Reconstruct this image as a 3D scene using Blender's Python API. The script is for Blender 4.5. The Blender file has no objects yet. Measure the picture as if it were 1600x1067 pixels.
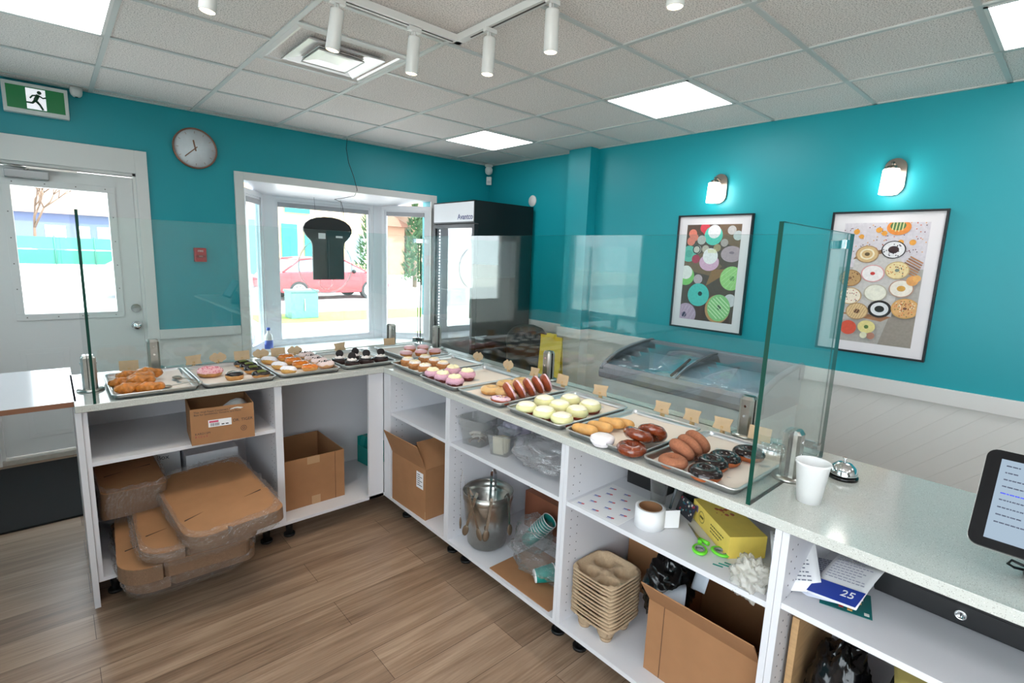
import bpy, bmesh, math, random
from mathutils import Vector, Matrix, Euler, noise
random.seed(7)
C = bpy.context.scene.collection
S = bpy.context.scene
PI = math.pi
H = 2.59                      # ceiling height

# ---------------------------------------------------------------- camera
cam_data = bpy.data.cameras.new('camera')
cam = bpy.data.objects.new('camera', cam_data); C.objects.link(cam)
cam.location = (-3.9207, -4.8418, 1.5767)
cam.rotation_euler = (math.radians(80.5226), math.radians(-2.1639), math.radians(-41.6927))
cam_data.sensor_fit = 'HORIZONTAL'; cam_data.sensor_width = 36.0
cam_data.lens = 802.98 * 36.0 / 1600.0
cam_data.clip_start = 0.02; cam_data.clip_end = 400
S.camera = cam

# ---------------------------------------------------------------- world (bright hazy daylight)
W = bpy.data.worlds.new('daylight'); S.world = W; W.use_nodes = True
bg = W.node_tree.nodes['Background']
bg.inputs['Color'].default_value = (0.88, 0.94, 1.0, 1); bg.inputs['Strength'].default_value = 4.6

sd_ = bpy.data.lights.new('sun','SUN'); sd_.energy = 9.0; sd_.angle = .03; sd_.color = (1,.96,.9)
so_ = bpy.data.objects.new('sun', sd_); C.objects.link(so_); so_.rotation_euler = (math.radians(38),0,math.radians(40))   # from behind the building
S.view_settings.view_transform = 'Standard'; S.view_settings.look = 'None'
S.view_settings.gamma = 1.0; S.view_settings.use_curve_mapping = False
S.view_settings.exposure = 0.64
S.cycles.use_denoising = True
S.cycles.max_bounces = 10; S.cycles.transparent_max_bounces = 24; S.cycles.glossy_bounces = 5; S.cycles.diffuse_bounces = 5
S.cycles.caustics_reflective = False; S.cycles.caustics_refractive = False
S.cycles.sample_clamp_indirect = 6.0
PANEL = 5.6                   # brightness of the ceiling light panels
SCONCE = 8.0
SPOT_W = 1.6

# ---------------------------------------------------------------- materials
MATS = {}
def srgb(c):
    return tuple(((x/255)/12.92 if x/255 <= .04045 else ((x/255+.055)/1.055)**2.4) for x in c)
def mat(name, col, rough=.5, metal=0., spec=.5, var=0., vscale=30., bump=0., bscale=60., emit=0., alpha=1., trans=0., coat=0., sss=0., stretch=None):
    """procedural principled material; col in 0..255 sRGB"""
    if name in MATS: return MATS[name]
    m = bpy.data.materials.new(name); m.use_nodes = True; nt = m.node_tree; n = nt.nodes; l = nt.links
    b = n['Principled BSDF']; c = srgb(col)
    b.inputs['Base Color'].default_value = (*c, 1); b.inputs['Roughness'].default_value = rough
    b.inputs['Metallic'].default_value = metal; b.inputs['Specular IOR Level'].default_value = spec
    b.inputs['Alpha'].default_value = alpha; b.inputs['Transmission Weight'].default_value = trans
    b.inputs['Coat Weight'].default_value = coat; b.inputs['Coat Roughness'].default_value = .08
    if sss: b.inputs['Subsurface Weight'].default_value = sss; b.inputs['Subsurface Radius'].default_value = (.01,.006,.004); b.inputs['Subsurface Scale'].default_value = .5
    if emit: b.inputs['Emission Color'].default_value = (*c, 1); b.inputs['Emission Strength'].default_value = emit
    tc = n.new('ShaderNodeTexCoord'); mp = n.new('ShaderNodeMapping'); l.new(tc.outputs['Object'], mp.inputs['Vector'])
    if stretch: mp.inputs['Scale'].default_value = stretch
    if var:
        t = n.new('ShaderNodeTexNoise'); t.inputs['Scale'].default_value = vscale; t.inputs['Detail'].default_value = 4
        l.new(mp.outputs['Vector'], t.inputs['Vector'])
        r = n.new('ShaderNodeValToRGB'); r.color_ramp.elements[0].position = .3; r.color_ramp.elements[1].position = .7
        r.color_ramp.elements[0].color = (*[x*(1-var) for x in c], 1); r.color_ramp.elements[1].color = (*[min(1, x*(1+var)) for x in c], 1)
        l.new(t.outputs['Fac'], r.inputs['Fac']); l.new(r.outputs['Color'], b.inputs['Base Color'])
    if bump:
        t2 = n.new('ShaderNodeTexNoise'); t2.inputs['Scale'].default_value = bscale; t2.inputs['Detail'].default_value = 5
        l.new(mp.outputs['Vector'], t2.inputs['Vector'])
        bp = n.new('ShaderNodeBump'); bp.inputs['Strength'].default_value = bump; bp.inputs['Distance'].default_value = .005
        l.new(t2.outputs['Fac'], bp.inputs['Height']); l.new(bp.outputs['Normal'], b.inputs['Normal'])
    MATS[name] = m; return m

def glassy(name, tint, rough=0., ior=1.5, extra=0., body=None, bodyfac=0., bump=0., bscale=30.):
    """sheet glass / clear film: transparent tinted body with a fresnel reflection"""
    if name in MATS: return MATS[name]
    m = bpy.data.materials.new(name); m.use_nodes = True; nt = m.node_tree; n = nt.nodes; l = nt.links
    n.clear(); out = n.new('ShaderNodeOutputMaterial')
    tr = n.new('ShaderNodeBsdfTransparent'); tr.inputs['Color'].default_value = (*tint, 1)
    gl = n.new('ShaderNodeBsdfGlossy'); gl.inputs['Roughness'].default_value = rough; gl.inputs['Color'].default_value = (1, 1, 1, 1)
    fr = n.new('ShaderNodeFresnel')
    ge = n.new('ShaderNodeNewGeometry'); mr = n.new('ShaderNodeMapRange'); mr.inputs[3].default_value = ior; mr.inputs[4].default_value = 1/ior
    l.new(ge.outputs['Backfacing'], mr.inputs[0]); l.new(mr.outputs[0], fr.inputs['IOR'])
    mx = n.new('ShaderNodeMixShader')
    if extra:
        ad = n.new('ShaderNodeMath'); ad.operation = 'ADD'; ad.use_clamp = True; ad.inputs[1].default_value = extra
        l.new(fr.outputs[0], ad.inputs[0]); l.new(ad.outputs[0], mx.inputs[0])
    else: l.new(fr.outputs[0], mx.inputs[0])
    l.new(tr.outputs[0], mx.inputs[1]); l.new(gl.outputs[0], mx.inputs[2])
    last = mx
    if body:
        df = n.new('ShaderNodeBsdfDiffuse'); df.inputs['Color'].default_value = (*srgb(body), 1)
        m2 = n.new('ShaderNodeMixShader'); m2.inputs[0].default_value = bodyfac
        l.new(mx.outputs[0], m2.inputs[1]); l.new(df.outputs[0], m2.inputs[2]); last = m2
    if bump:
        tc = n.new('ShaderNodeTexCoord'); t = n.new('ShaderNodeTexNoise'); t.inputs['Scale'].default_value = bscale; t.inputs['Detail'].default_value = 3; t.inputs['Distortion'].default_value = .8
        l.new(tc.outputs['Object'], t.inputs['Vector'])
        bp = n.new('ShaderNodeBump'); bp.inputs['Strength'].default_value = bump; bp.inputs['Distance'].default_value = .01
        l.new(t.outputs['Fac'], bp.inputs['Height']); l.new(bp.outputs['Normal'], gl.inputs['Normal']); l.new(bp.outputs['Normal'], fr.inputs['Normal'])
    l.new(last.outputs[0], out.inputs['Surface']); MATS[name] = m; return m

def emitter(name, col, strength):
    if name in MATS: return MATS[name]
    m = bpy.data.materials.new(name); m.use_nodes = True; n = m.node_tree.nodes; n.clear()
    o = n.new('ShaderNodeOutputMaterial'); e = n.new('ShaderNodeEmission'); e.inputs['Color'].default_value = (*srgb(col), 1); e.inputs['Strength'].default_value = strength
    m.node_tree.links.new(e.outputs[0], o.inputs['Surface']); MATS[name] = m; return m

def nodes_of(name, col=(200,200,200), rough=.5):
    m = mat(name, col, rough); nt = m.node_tree
    return m, nt.nodes, nt.links, nt.nodes['Principled BSDF']

def m_floor():
    m, n, l, b = nodes_of('floor_planks', rough=.32)
    tc = n.new('ShaderNodeTexCoord')
    br = n.new('ShaderNodeTexBrick'); br.offset = .37; br.inputs['Scale'].default_value = 1
    br.inputs['Brick Width'].default_value = 1.3; br.inputs['Row Height'].default_value = .185; br.inputs['Mortar Size'].default_value = .0012
    br.inputs['Color1'].default_value = (.30,.30,.30,1); br.inputs['Color2'].default_value = (.72,.72,.72,1); br.inputs['Mortar'].default_value = (.1,.1,.1,1)
    l.new(tc.outputs['Object'], br.inputs['Vector'])
    mp = n.new('ShaderNodeMapping'); mp.inputs['Scale'].default_value = (.7, 9, 1); l.new(tc.outputs['Object'], mp.inputs['Vector'])
    t = n.new('ShaderNodeTexNoise'); t.inputs['Scale'].default_value = 2.2; t.inputs['Detail'].default_value = 8; t.inputs['Roughness'].default_value = .6; t.inputs['Distortion'].default_value = .5
    l.new(mp.outputs['Vector'], t.inputs['Vector'])
    mp2 = n.new('ShaderNodeMapping'); mp2.inputs['Scale'].default_value = (2, 60, 1); l.new(tc.outputs['Object'], mp2.inputs['Vector'])
    t2 = n.new('ShaderNodeTexNoise'); t2.inputs['Scale'].default_value = 2; t2.inputs['Detail'].default_value = 5; l.new(mp2.outputs['Vector'], t2.inputs['Vector'])
    mix = n.new('ShaderNodeMix'); mix.data_type = 'FLOAT'; mix.inputs[0].default_value = .35
    l.new(t.outputs['Fac'], mix.inputs[2]); l.new(br.outputs['Color'], mix.inputs[3])
    mix2 = n.new('ShaderNodeMix'); mix2.data_type = 'FLOAT'; mix2.inputs[0].default_value = .25
    l.new(mix.outputs[0], mix2.inputs[2]); l.new(t2.outputs['Fac'], mix2.inputs[3])
    r = n.new('ShaderNodeValToRGB'); e = r.color_ramp.elements
    e[0].position = .34; e[0].color = (*srgb((98,76,60)),1); e[1].position = .66; e[1].color = (*srgb((166,142,121)),1)
    k = e.new(.5); k.color = (*srgb((136,112,92)),1)
    l.new(mix2.outputs[0], r.inputs['Fac'])
    mm = n.new('ShaderNodeMix'); mm.data_type = 'RGBA'; mm.blend_type = 'MULTIPLY'; mm.inputs[7].default_value = (.5,.45,.4,1)
    l.new(br.outputs['Fac'], mm.inputs[0]); l.new(r.outputs['Color'], mm.inputs[6]); l.new(mm.outputs[2], b.inputs['Base Color'])
    bp = n.new('ShaderNodeBump'); bp.inputs['Strength'].default_value = .12; bp.inputs['Distance'].default_value = .003
    l.new(t2.outputs['Fac'], bp.inputs['Height']); l.new(bp.outputs['Normal'], b.inputs['Normal'])
    return m
def m_quartz():
    m, n, l, b = nodes_of('speckled_quartz', rough=.12)
    tc = n.new('ShaderNodeTexCoord')
    base = None
    prev = None
    for i, (sc, th, col) in enumerate([(260, .20, (150,148,142)), (430, .16, (120,116,108)), (180, .11, (245,245,242))]):
        v = n.new('ShaderNodeTexVoronoi'); v.inputs['Scale'].default_value = sc; l.new(tc.outputs['Object'], v.inputs['Vector'])
        r = n.new('ShaderNodeValToRGB'); r.color_ramp.elements[0].position = th; r.color_ramp.elements[0].color = (1,1,1,1); r.color_ramp.elements[1].position = th+.08; r.color_ramp.elements[1].color = (0,0,0,1)
        l.new(v.outputs['Distance'], r.inputs['Fac'])
        w = n.new('ShaderNodeTexWhiteNoise'); l.new(v.outputs['Position'], w.inputs['Vector'])
        g = n.new('ShaderNodeMath'); g.operation = 'GREATER_THAN'; g.inputs[1].default_value = .45; l.new(w.outputs['Value'], g.inputs[0])
        mu = n.new('ShaderNodeMath'); mu.operation = 'MULTIPLY'; l.new(r.outputs['Color'], mu.inputs[0]); l.new(g.outputs[0], mu.inputs[1])
        mx = n.new('ShaderNodeMix'); mx.data_type = 'RGBA'; l.new(mu.outputs[0], mx.inputs[0])
        if prev: l.new(prev.outputs[2], mx.inputs[6])
        else: mx.inputs[6].default_value = (*srgb((196,197,191)),1)
        mx.inputs[7].default_value = (*srgb(col),1); prev = mx
    l.new(prev.outputs[2], b.inputs['Base Color']); return m
def m_tile():
    m, n, l, b = nodes_of('ceiling_tile', rough=.95)
    tc = n.new('ShaderNodeTexCoord')
    t = n.new('ShaderNodeTexNoise'); t.inputs['Scale'].default_value = 170; t.inputs['Detail'].default_value = 3; l.new(tc.outputs['Object'], t.inputs['Vector'])
    r = n.new('ShaderNodeValToRGB'); r.color_ramp.elements[0].position = .36; r.color_ramp.elements[0].color = (*srgb((184,175,171)),1); r.color_ramp.elements[1].position = .52; r.color_ramp.elements[1].color = (*srgb((240,232,228)),1)
    l.new(t.outputs['Fac'], r.inputs['Fac']); l.new(r.outputs['Color'], b.inputs['Base Color'])
    bp = n.new('ShaderNodeBump'); bp.inputs['Strength'].default_value = .5; bp.inputs['Distance'].default_value = .003; l.new(t.outputs['Fac'], bp.inputs['Height']); l.new(bp.outputs['Normal'], b.inputs['Normal'])
    return m
def m_diag(name, col, sgn=1):
    m, n, l, b = nodes_of(name, col, .4)
    tc = n.new('ShaderNodeTexCoord'); sx = n.new('ShaderNodeSeparateXYZ'); l.new(tc.outputs['Object'], sx.inputs[0])
    a = n.new('ShaderNodeMath'); a.operation = 'MULTIPLY_ADD'; a.inputs[1].default_value = 1.0*sgn; l.new(sx.outputs['Y'], a.inputs[0]); l.new(sx.outputs['Z'], a.inputs[2])
    s = n.new('ShaderNodeMath'); s.operation = 'MULTIPLY'; s.inputs[1].default_value = 8.2; l.new(a.outputs[0], s.inputs[0])
    f = n.new('ShaderNodeMath'); f.operation = 'FRACT'; l.new(s.outputs[0], f.inputs[0])
    r = n.new('ShaderNodeValToRGB'); r.color_ramp.elements[0].position = 0; r.color_ramp.elements[0].color = (0,0,0,1); r.color_ramp.elements[1].position = .05; r.color_ramp.elements[1].color = (1,1,1,1)
    l.new(f.outputs[0], r.inputs['Fac'])
    bp = n.new('ShaderNodeBump'); bp.inputs['Strength'].default_value = .3; bp.inputs['Distance'].default_value = .004; l.new(r.outputs['Color'], bp.inputs['Height']); l.new(bp.outputs['Normal'], b.inputs['Normal'])
    return m

M_floor = m_floor(); M_quartz = m_quartz(); M_tile = m_tile()
TEAL = mat('teal_paint', (16,152,163), .42, bump=.05, bscale=90)
WAINS = m_diag('diagonal_boards', (226,224,220)); WAINS2 = mat('white_panel_paint', (224,223,220), .4)
WHITE = mat('white_trim', (224,222,219), .35); DOORW = mat('white_door', (220,219,217), .32)
VINYL = mat('white_vinyl', (228,228,232), .3); MELA = mat('white_melamine', (216,215,219), .38)
GRIDM = mat('ceiling_grid', (196,199,197), .45)
BLACKM = mat('matte_black', (16,16,17), .5); GLOSSB = mat('gloss_black', (10,10,12), .18); RUBBER = mat('black_mat_pile', (17,17,18), .95, bump=.6, bscale=400)
STEEL = mat('brushed_steel', (186,184,178), .28, 1., var=.06, vscale=40); CHROME = mat('chrome', (225,226,228), .08, 1.)
ALU = mat('tray_aluminium', (200,200,200), .33, 1.); PARCH = mat('parchment', (226,214,203), .7)
KRAFT = mat('kraft_card', (208,178,142), .8, var=.06); CARD = mat('cardboard', (158,113,76), .85, var=.05, vscale=14); CARD_IN = mat('cardboard_inside', (140,98,66), .9, var=.05, vscale=14); CARD_ED = mat('corrugated_edge', (128,100,78), .9, var=.2, vscale=300)
PULP = mat('moulded_pulp', (184,158,128), .9, var=.08, vscale=120, bump=.3, bscale=300); PLY = mat('plywood', (176,140,98), .6, var=.15, vscale=8, stretch=(1,1,8))
GLASS = glassy('sheet_glass', (.945,.985,.972), extra=.012); GEDGE = mat('green_glass_edge', (8,62,50), .35, spec=.25)
WINGL = glassy('window_glass', (.97,.99,.99)); FILM = glassy('clear_film', (.97,.97,.97), .06, 1.45, .05, (225,222,222), .04, 1.0, 55.)
TUBPL = glassy('clear_tub_plastic', (.965,.97,.965), .08, 1.4, .04, (214,214,210), .10)
def flat(name, col, rough=.6): return mat(name, col, rough)
WHITEP = flat('white_paper', (232,231,232)); PRINT = flat('dark_print', (45,40,45)); REDP = flat('red_plastic', (178,38,44), .4)
TEALP = flat('teal_plastic', (16,140,134), .4); YELC = mat('yellow_carton', (228,200,92), .5, var=.04)

# ---------------------------------------------------------------- mesh builder
class MB:
    def __init__(s): s.bm = bmesh.new(); s.mi = 0; s.X = Matrix.Identity(4)
    def slot(s, i): s.mi = i; return s
    def xf(s, m=None): s.X = m if m is not None else Matrix.Identity(4); return s
    def v(s, p): return s.bm.verts.new(s.X @ Vector(p))
    def f(s, vs, smooth=False):
        try: fc = s.bm.faces.new(vs)
        except ValueError: return None
        fc.material_index = s.mi; fc.smooth = smooth; return fc
    def box(s, x0, x1, y0, y1, z0, z1, bev=0.):
        P = [(x0,y0,z0),(x1,y0,z0),(x1,y1,z0),(x0,y1,z0),(x0,y0,z1),(x1,y0,z1),(x1,y1,z1),(x0,y1,z1)]
        vs = [s.v(p) for p in P]
        fs = [s.f([vs[i] for i in q]) for q in ((0,3,2,1),(4,5,6,7),(0,1,5,4),(1,2,6,5),(2,3,7,6),(3,0,4,7))]
        if bev:
            es = list({e for fc in fs for e in fc.edges})
            r = bmesh.ops.bevel(s.bm, geom=es, offset=bev, segments=2, affect='EDGES', profile=.7)
            for fc in r['faces']: fc.material_index = s.mi
        return s
    def cyl(s, p0, p1, r0, r1=None, n=16, cap=True, smooth=True):
        r1 = r0 if r1 is None else r1; p0 = Vector(p0); p1 = Vector(p1); d = (p1-p0)
        q = d.to_track_quat('Z','Y').to_matrix()
        a = []; b = []
        for i in range(n):
            t = 2*PI*i/n; o = q @ Vector((math.cos(t), math.sin(t), 0)); a.append(s.v(p0+o*r0)); b.append(s.v(p1+o*r1))
        for i in range(n): s.f([a[i],a[(i+1)%n],b[(i+1)%n],b[i]], smooth)
        if cap: s.f(a[::-1]); s.f(b)
        return s
    def tube(s, pts, r, n=8, cap=True):
        pts = [Vector(p) for p in pts]; rings = []
        for i, p in enumerate(pts):
            d = (pts[min(i+1,len(pts)-1)]-pts[max(i-1,0)])
            q = d.to_track_quat('Z','Y').to_matrix(); rr = r[i] if isinstance(r, (list,tuple)) else r
            rings.append([s.v(p + q @ Vector((math.cos(2*PI*k/n)*rr, math.sin(2*PI*k/n)*rr, 0))) for k in range(n)])
        for a, b in zip(rings, rings[1:]):
            # match the ring starts to avoid twist
            for k in range(n): s.f([a[k],a[(k+1)%n],b[(k+1)%n],b[k]], True)
        if cap: s.f(rings[0][::-1]); s.f(rings[-1])
        return s
    def lathe(s, prof, n=24, c=(0,0,0), warp=None, smooth=True):
        """prof: (r,z) list; first/last r may be 0"""
        rings = []
        for (r, z) in prof:
            if r < 1e-6: rings.append([s.v((c[0],c[1],c[2]+z))])
            else:
                ring = []
                for k in range(n):
                    t = 2*PI*k/n; p = Vector((r*math.cos(t), r*math.sin(t), z))
                    if warp: p = warp(p, t)
                    ring.append(s.v(Vector(c)+p))
                rings.append(ring)
        for a, b in zip(rings, rings[1:]):
            for k in range(n):
                if len(a)==1 and len(b)==1: continue
                if len(a)==1: s.f([a[0], b[(k+1)%n], b[k]][::-1], smooth)
                elif len(b)==1: s.f([a[k], a[(k+1)%n], b[0]], smooth)
                else: s.f([a[k],a[(k+1)%n],b[(k+1)%n],b[k]], smooth)
        return s
    def grid(s, nu, nv, fn, cu=False, cv=False, smooth=True):
        V = [[s.v(fn(i/(nu if cu else nu-1), j/(nv if cv else nv-1))) for j in range(nv)] for i in range(nu)]
        for i in range(nu if cu else nu-1):
            for j in range(nv if cv else nv-1):
                s.f([V[i][j], V[(i+1)%nu][j], V[(i+1)%nu][(j+1)%nv], V[i][(j+1)%nv]], smooth)
        return s
    def prism(s, pts, z0, z1, smooth=False):
        a = [s.v((x,y,z0)) for x,y in pts]; b = [s.v((x,y,z1)) for x,y in pts]; n = len(pts)
        s.f(a[::-1]); s.f(b)
        for i in range(n): s.f([a[i],a[(i+1)%n],b[(i+1)%n],b[i]], smooth)
        return s
    def sphere(s, c, r, n=12, m=8, sc=(1,1,1), warp=0., seed=0.):
        def fn(u, v):
            th = PI*v; ph = 2*PI*u; p = Vector((math.sin(th)*math.cos(ph), math.sin(th)*math.sin(ph), math.cos(th)))
            k = 1 + (noise.noise(p*2.2+Vector((seed,seed*2,0)))*warp if warp else 0)
            return Vector(c)+Vector((p.x*sc[0],p.y*sc[1],p.z*sc[2]))*r*k
        return s.grid(n, m, fn, cu=True)
    def build(s, name, mats, parent=None, loc=None, merge=True):
        if merge: bmesh.ops.remove_doubles(s.bm, verts=s.bm.verts, dist=1e-6)
        bmesh.ops.recalc_face_normals(s.bm, faces=s.bm.faces)
        me = bpy.data.meshes.new(name); s.bm.to_mesh(me); s.bm.free()
        for m in (mats if isinstance(mats, (list,tuple)) else [mats]): me.materials.append(m)
        o = bpy.data.objects.new(name, me); C.objects.link(o)
        if parent: o.parent = parent
        if loc: o.location = loc
        return o
def T(x=0,y=0,z=0,rx=0,ry=0,rz=0): return Matrix.Translation((x,y,z)) @ Euler((rx,ry,rz)).to_matrix().to_4x4()
def bx(*a, bev=0.): return MB().box(*a, bev=bev)
def thing(name, label, cat, loc=(0,0,0), rz=0, group=None, rot=None):
    o = bpy.data.objects.new(name, None); C.objects.link(o); o.location = loc; o.rotation_euler = rot if rot else (0,0,rz)
    o.empty_display_size = .05; o['label'] = label; o['category'] = cat
    if group: o['group'] = group
    return o
def tag(o, label, cat, group=None, kind=None):
    o['label'] = label; o['category'] = cat
    if group: o['group'] = group
    if kind: o['kind'] = kind
    return o
def struct(o): o['kind'] = 'structure'; return o
KIDS = {}
def dup(root, loc, rot, label, group=None, scale=None):
    r = root.copy(); C.objects.link(r); r.location = loc; r.rotation_euler = rot; r['label'] = label
    if group: r['group'] = group
    if scale: r.scale = scale
    for ch in root.children:
        c = ch.copy(); C.objects.link(c); c.parent = r
        for g in ch.children: d = g.copy(); C.objects.link(d); d.parent = c
    return r
def text_mesh(name, txt, size, m, parent, X, depth=.0006, align='CENTER', bold=0.):
    """lettering as a real thin mesh; X = 4x4 placement"""
    cu = bpy.data.curves.new(name, 'FONT'); cu.body = txt; cu.size = size; cu.extrude = depth; cu.align_x = align; cu.align_y = 'CENTER'; cu.offset = bold; cu.resolution_u = 3
    t = bpy.data.objects.new('tmp', cu); C.objects.link(t)
    dg = bpy.context.evaluated_depsgraph_get(); dg.update(); me = bpy.data.meshes.new_from_object(t.evaluated_get(dg))
    C.objects.unlink(t); bpy.data.objects.remove(t)
    me.transform(X); me.name = name; me.materials.clear(); me.materials.append(m)
    o = bpy.data.objects.new(name, me); C.objects.link(o); o.parent = parent; return o
# ================================================================ ROOM SHELL
XL, YB = -4.75, -8.0
DX0, DX1, DZ1 = -4.27, -3.385, 2.07          # door opening
WX0, WX1, WZ0, WZ1 = -2.65, -.81, .60, 2.115  # bay opening
RAIL = .885
struct(bx(XL-.1, .3, YB-.1, .15, -.12, 0).build('floor', M_floor))
# front wall, teal above the rail and white panelling below
w = MB()
for a in [(XL-.1,DX0,RAIL,H+.2),(DX0,DX1,DZ1,H+.2),(DX1,WX0,RAIL,H+.2),(WX0,WX1,WZ1,H+.2),(WX1,.15,RAIL,H+.2)]:
    w.box(a[0],a[1],0,.15,a[2],a[3])
w.slot(1)
for a in [(XL-.1,DX0,0,RAIL),(DX1,WX0,0,RAIL),(WX0,WX1,0,WZ0),(WX1,.15,0,RAIL)]: w.box(a[0],a[1],0,.15,a[2],a[3])
struct(w.build('wall_front', [TEAL, WAINS2]))
w = MB(); w.box(0,.15,YB,0,RAIL,H+.2); w.slot(1).box(0,.15,YB,0,0,RAIL)
struct(w.build('wall_right', [TEAL, WAINS]))
w = MB(); LY0, LY1 = -7.6, -3.7  # opening for the unseen window added to let in fill daylight
w.box(XL-.15,XL,YB,LY0,RAIL,H+.2).box(XL-.15,XL,LY1,-1.55,RAIL,H+.2).box(XL-.15,XL,-.45,0,RAIL,H+.2).box(XL-.15,XL,-1.55,-.45,2.15,H+.2).box(XL-.15,XL,LY0,LY1,2.3,H+.2); w.slot(1).box(XL-.15,XL,YB,LY0,0,RAIL).box(XL-.15,XL,LY1,0,0,RAIL).box(XL-.15,XL,LY0,LY1,0,.45)
struct(w.build('wall_left', [TEAL, WAINS2]))
w = MB(); w.box(XL-.15,.15,YB-.15,YB,0,H+.2)
struct(w.build('wall_back', [mat('back_wall_paint',(196,196,192),.5)]))
# boxed column on the right wall
w = MB(); w.box(-.12,0,-1.61,-1.345,RAIL,H); w.slot(1).box(-.12,0,-1.61,-1.345,0,RAIL)
o = w.build('wall_column', [TEAL, WAINS]); struct(o)
# chair rails
w = MB()
for a in [(-.022,0,YB,-1.632,.80,.895),(-.022,0,-1.322,0,.80,.895)]: w.box(*a, bev=.004)
w.box(-.142,-.12,-1.632,-1.323,.80,.895, bev=.004).box(-.12,0,-1.632,-1.61,.80,.895).box(-.12,0,-1.345,-1.323,.80,.895)
struct(w.build('trim_1', WHITE))
w = MB(); w.box(DX1+.075,WX0-.075,-.022,0,.82,.895, bev=.004); w.box(WX1+.075,0,-.022,0,.82,.895, bev=.004)
struct(w.build('trim_2', WHITE))
struct(bx(-.012,0,YB,0,0,.12).build('baseboard_right', WHITE))
struct(bx(DX1+.1,-.012,-.012,0,0,.12).build('baseboard_front', WHITE))
struct(bx(XL,XL+.012,YB,0,0,.12).build('baseboard_left', WHITE))
# ceiling: tiles in a T-bar grid
GX0, GY0, G = -.5592, -2.5678, .6096
w = MB(); w.box(XL-.1,.15,YB-.1,.15,H+.004,H+.06)
struct(w.build('ceiling', M_tile))
w = MB(); hb = .012
DFX0, DFX1, DFY0, DFY1 = GX0-4*G, GX0-3*G, -2.262, -1.655
for k in range(-1, 8):
    x = GX0-G*k
    if XL < x < 0: w.box(x-hb,x+hb,YB,0,H-.004,H+.005)
for k in range(-4, 10):
    y = GY0-G*k
    if not (YB < y < 0): continue
    if k in (-1,): w.box(XL,DFX0,y-hb,y+hb,H-.003,H+.005); w.box(DFX1,0,y-hb,y+hb,H-.003,H+.005)
    else: w.box(XL,0,y-hb,y+hb,H-.003,H+.005)
w.box(DFX0,DFX1,DFY0-hb,DFY0+hb,H-.003,H+.005); w.box(DFX0,DFX1,DFY1-hb,DFY1+hb,H-.003,H+.005)
w.box(XL,0,-.02,0,H-.003,H+.005).box(-.02,0,YB,0,H-.003,H+.005).box(XL,XL+.02,YB,0,H-.003,H+.005)
struct(w.build('trim_3', GRIDM))

# ceiling light panels
PAN = emitter('light_panel_glow', (250,252,255), PANEL)
def panel(ix, iy, label):
    x1 = GX0-G*ix; x0 = x1-G; y1 = GY0-G*iy; y0 = y1-G; cx, cy = (x0+x1)/2, (y0+y1)/2
    t = thing('ceiling_light_panel', label, 'ceiling light', (cx,cy,H), group='square panel lights in the ceiling')
    h = G/2-.012
    f = MB()
    for a in [(-h,h,-h,-h+.014),(-h,h,h-.014,h),(-h,-h+.014,-h,h),(h-.014,h,-h,h)]: f.box(a[0],a[1],a[2],a[3],-.006,.003)
    f.build('frame', WHITE, t)
    bx(-h+.014,h-.014,-h+.014,h-.014,-.004,.0).build('diffuser', PAN, t)
panel(0, 0, 'square ceiling light panel nearest above the left donut picture')
panel(0, -3, 'small-looking square ceiling light panel nearest the far corner camera')
panel(0, 3, 'square ceiling light panel cut by the right edge of the photo')
panel(5, -2, 'square ceiling light panel above the exit sign and white door')
for a in [(0,6),(5,0),(5,3),(5,6),(3,6)]: panel(a[0], a[1], 'unseen added ceiling light panel behind the staff side of the counter')  # unseen panels added for light; the nearest left one brightens the front wall

# air diffuser
t = thing('ceiling_air_diffuser', 'square stepped metal air diffuser set in the ceiling', 'air vent', ((DFX0+DFX1)/2,(DFY0+DFY1)/2,H))
h = .285
def sqring(mb, r0, z0, r1, z1):
    P = [[(-r,-r,z),(r,-r,z),(r,r,z),(-r,r,z)] for r, z in ((r0,z0),(r1,z1))]
    a, b = [[mb.v(p) for p in q] for q in P]
    for i in range(4): mb.f([a[i],a[(i+1)%4],b[(i+1)%4],b[i]])
DIFM = mat('satin_vent_metal', (222,220,218), .32, .55)
f = MB(); sqring(f, h+.012, -.002, h-.012, -.008); sqring(f, h-.012, -.008, h-.02, .0); f.build('frame', WHITE, t)
f = MB(); sqring(f, h-.02, .0, .195, .022); f.build('outer_cone', DIFM, t)
bx(-.205,.205,-.205,.205,.040,.045).build('duct_opening', BLACKM, t)
f = MB(); sqring(f, .196,-.014,.204,-.018); sqring(f, .204,-.018,.200,-.008); sqring(f,.196,-.014,.125,.004); sqring(f,.200,-.008,.125,.010); f.build('middle_cone', DIFM, t)
f = MB(); sqring(f, .118,-.022,.124,-.026); sqring(f, .124,-.026,.120,-.016); sqring(f,.118,-.022,.06,-.012); f.box(-.12,.12,-.12,.12,-.0115,-.006); f.build('inner_plate', DIFM, t)

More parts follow.
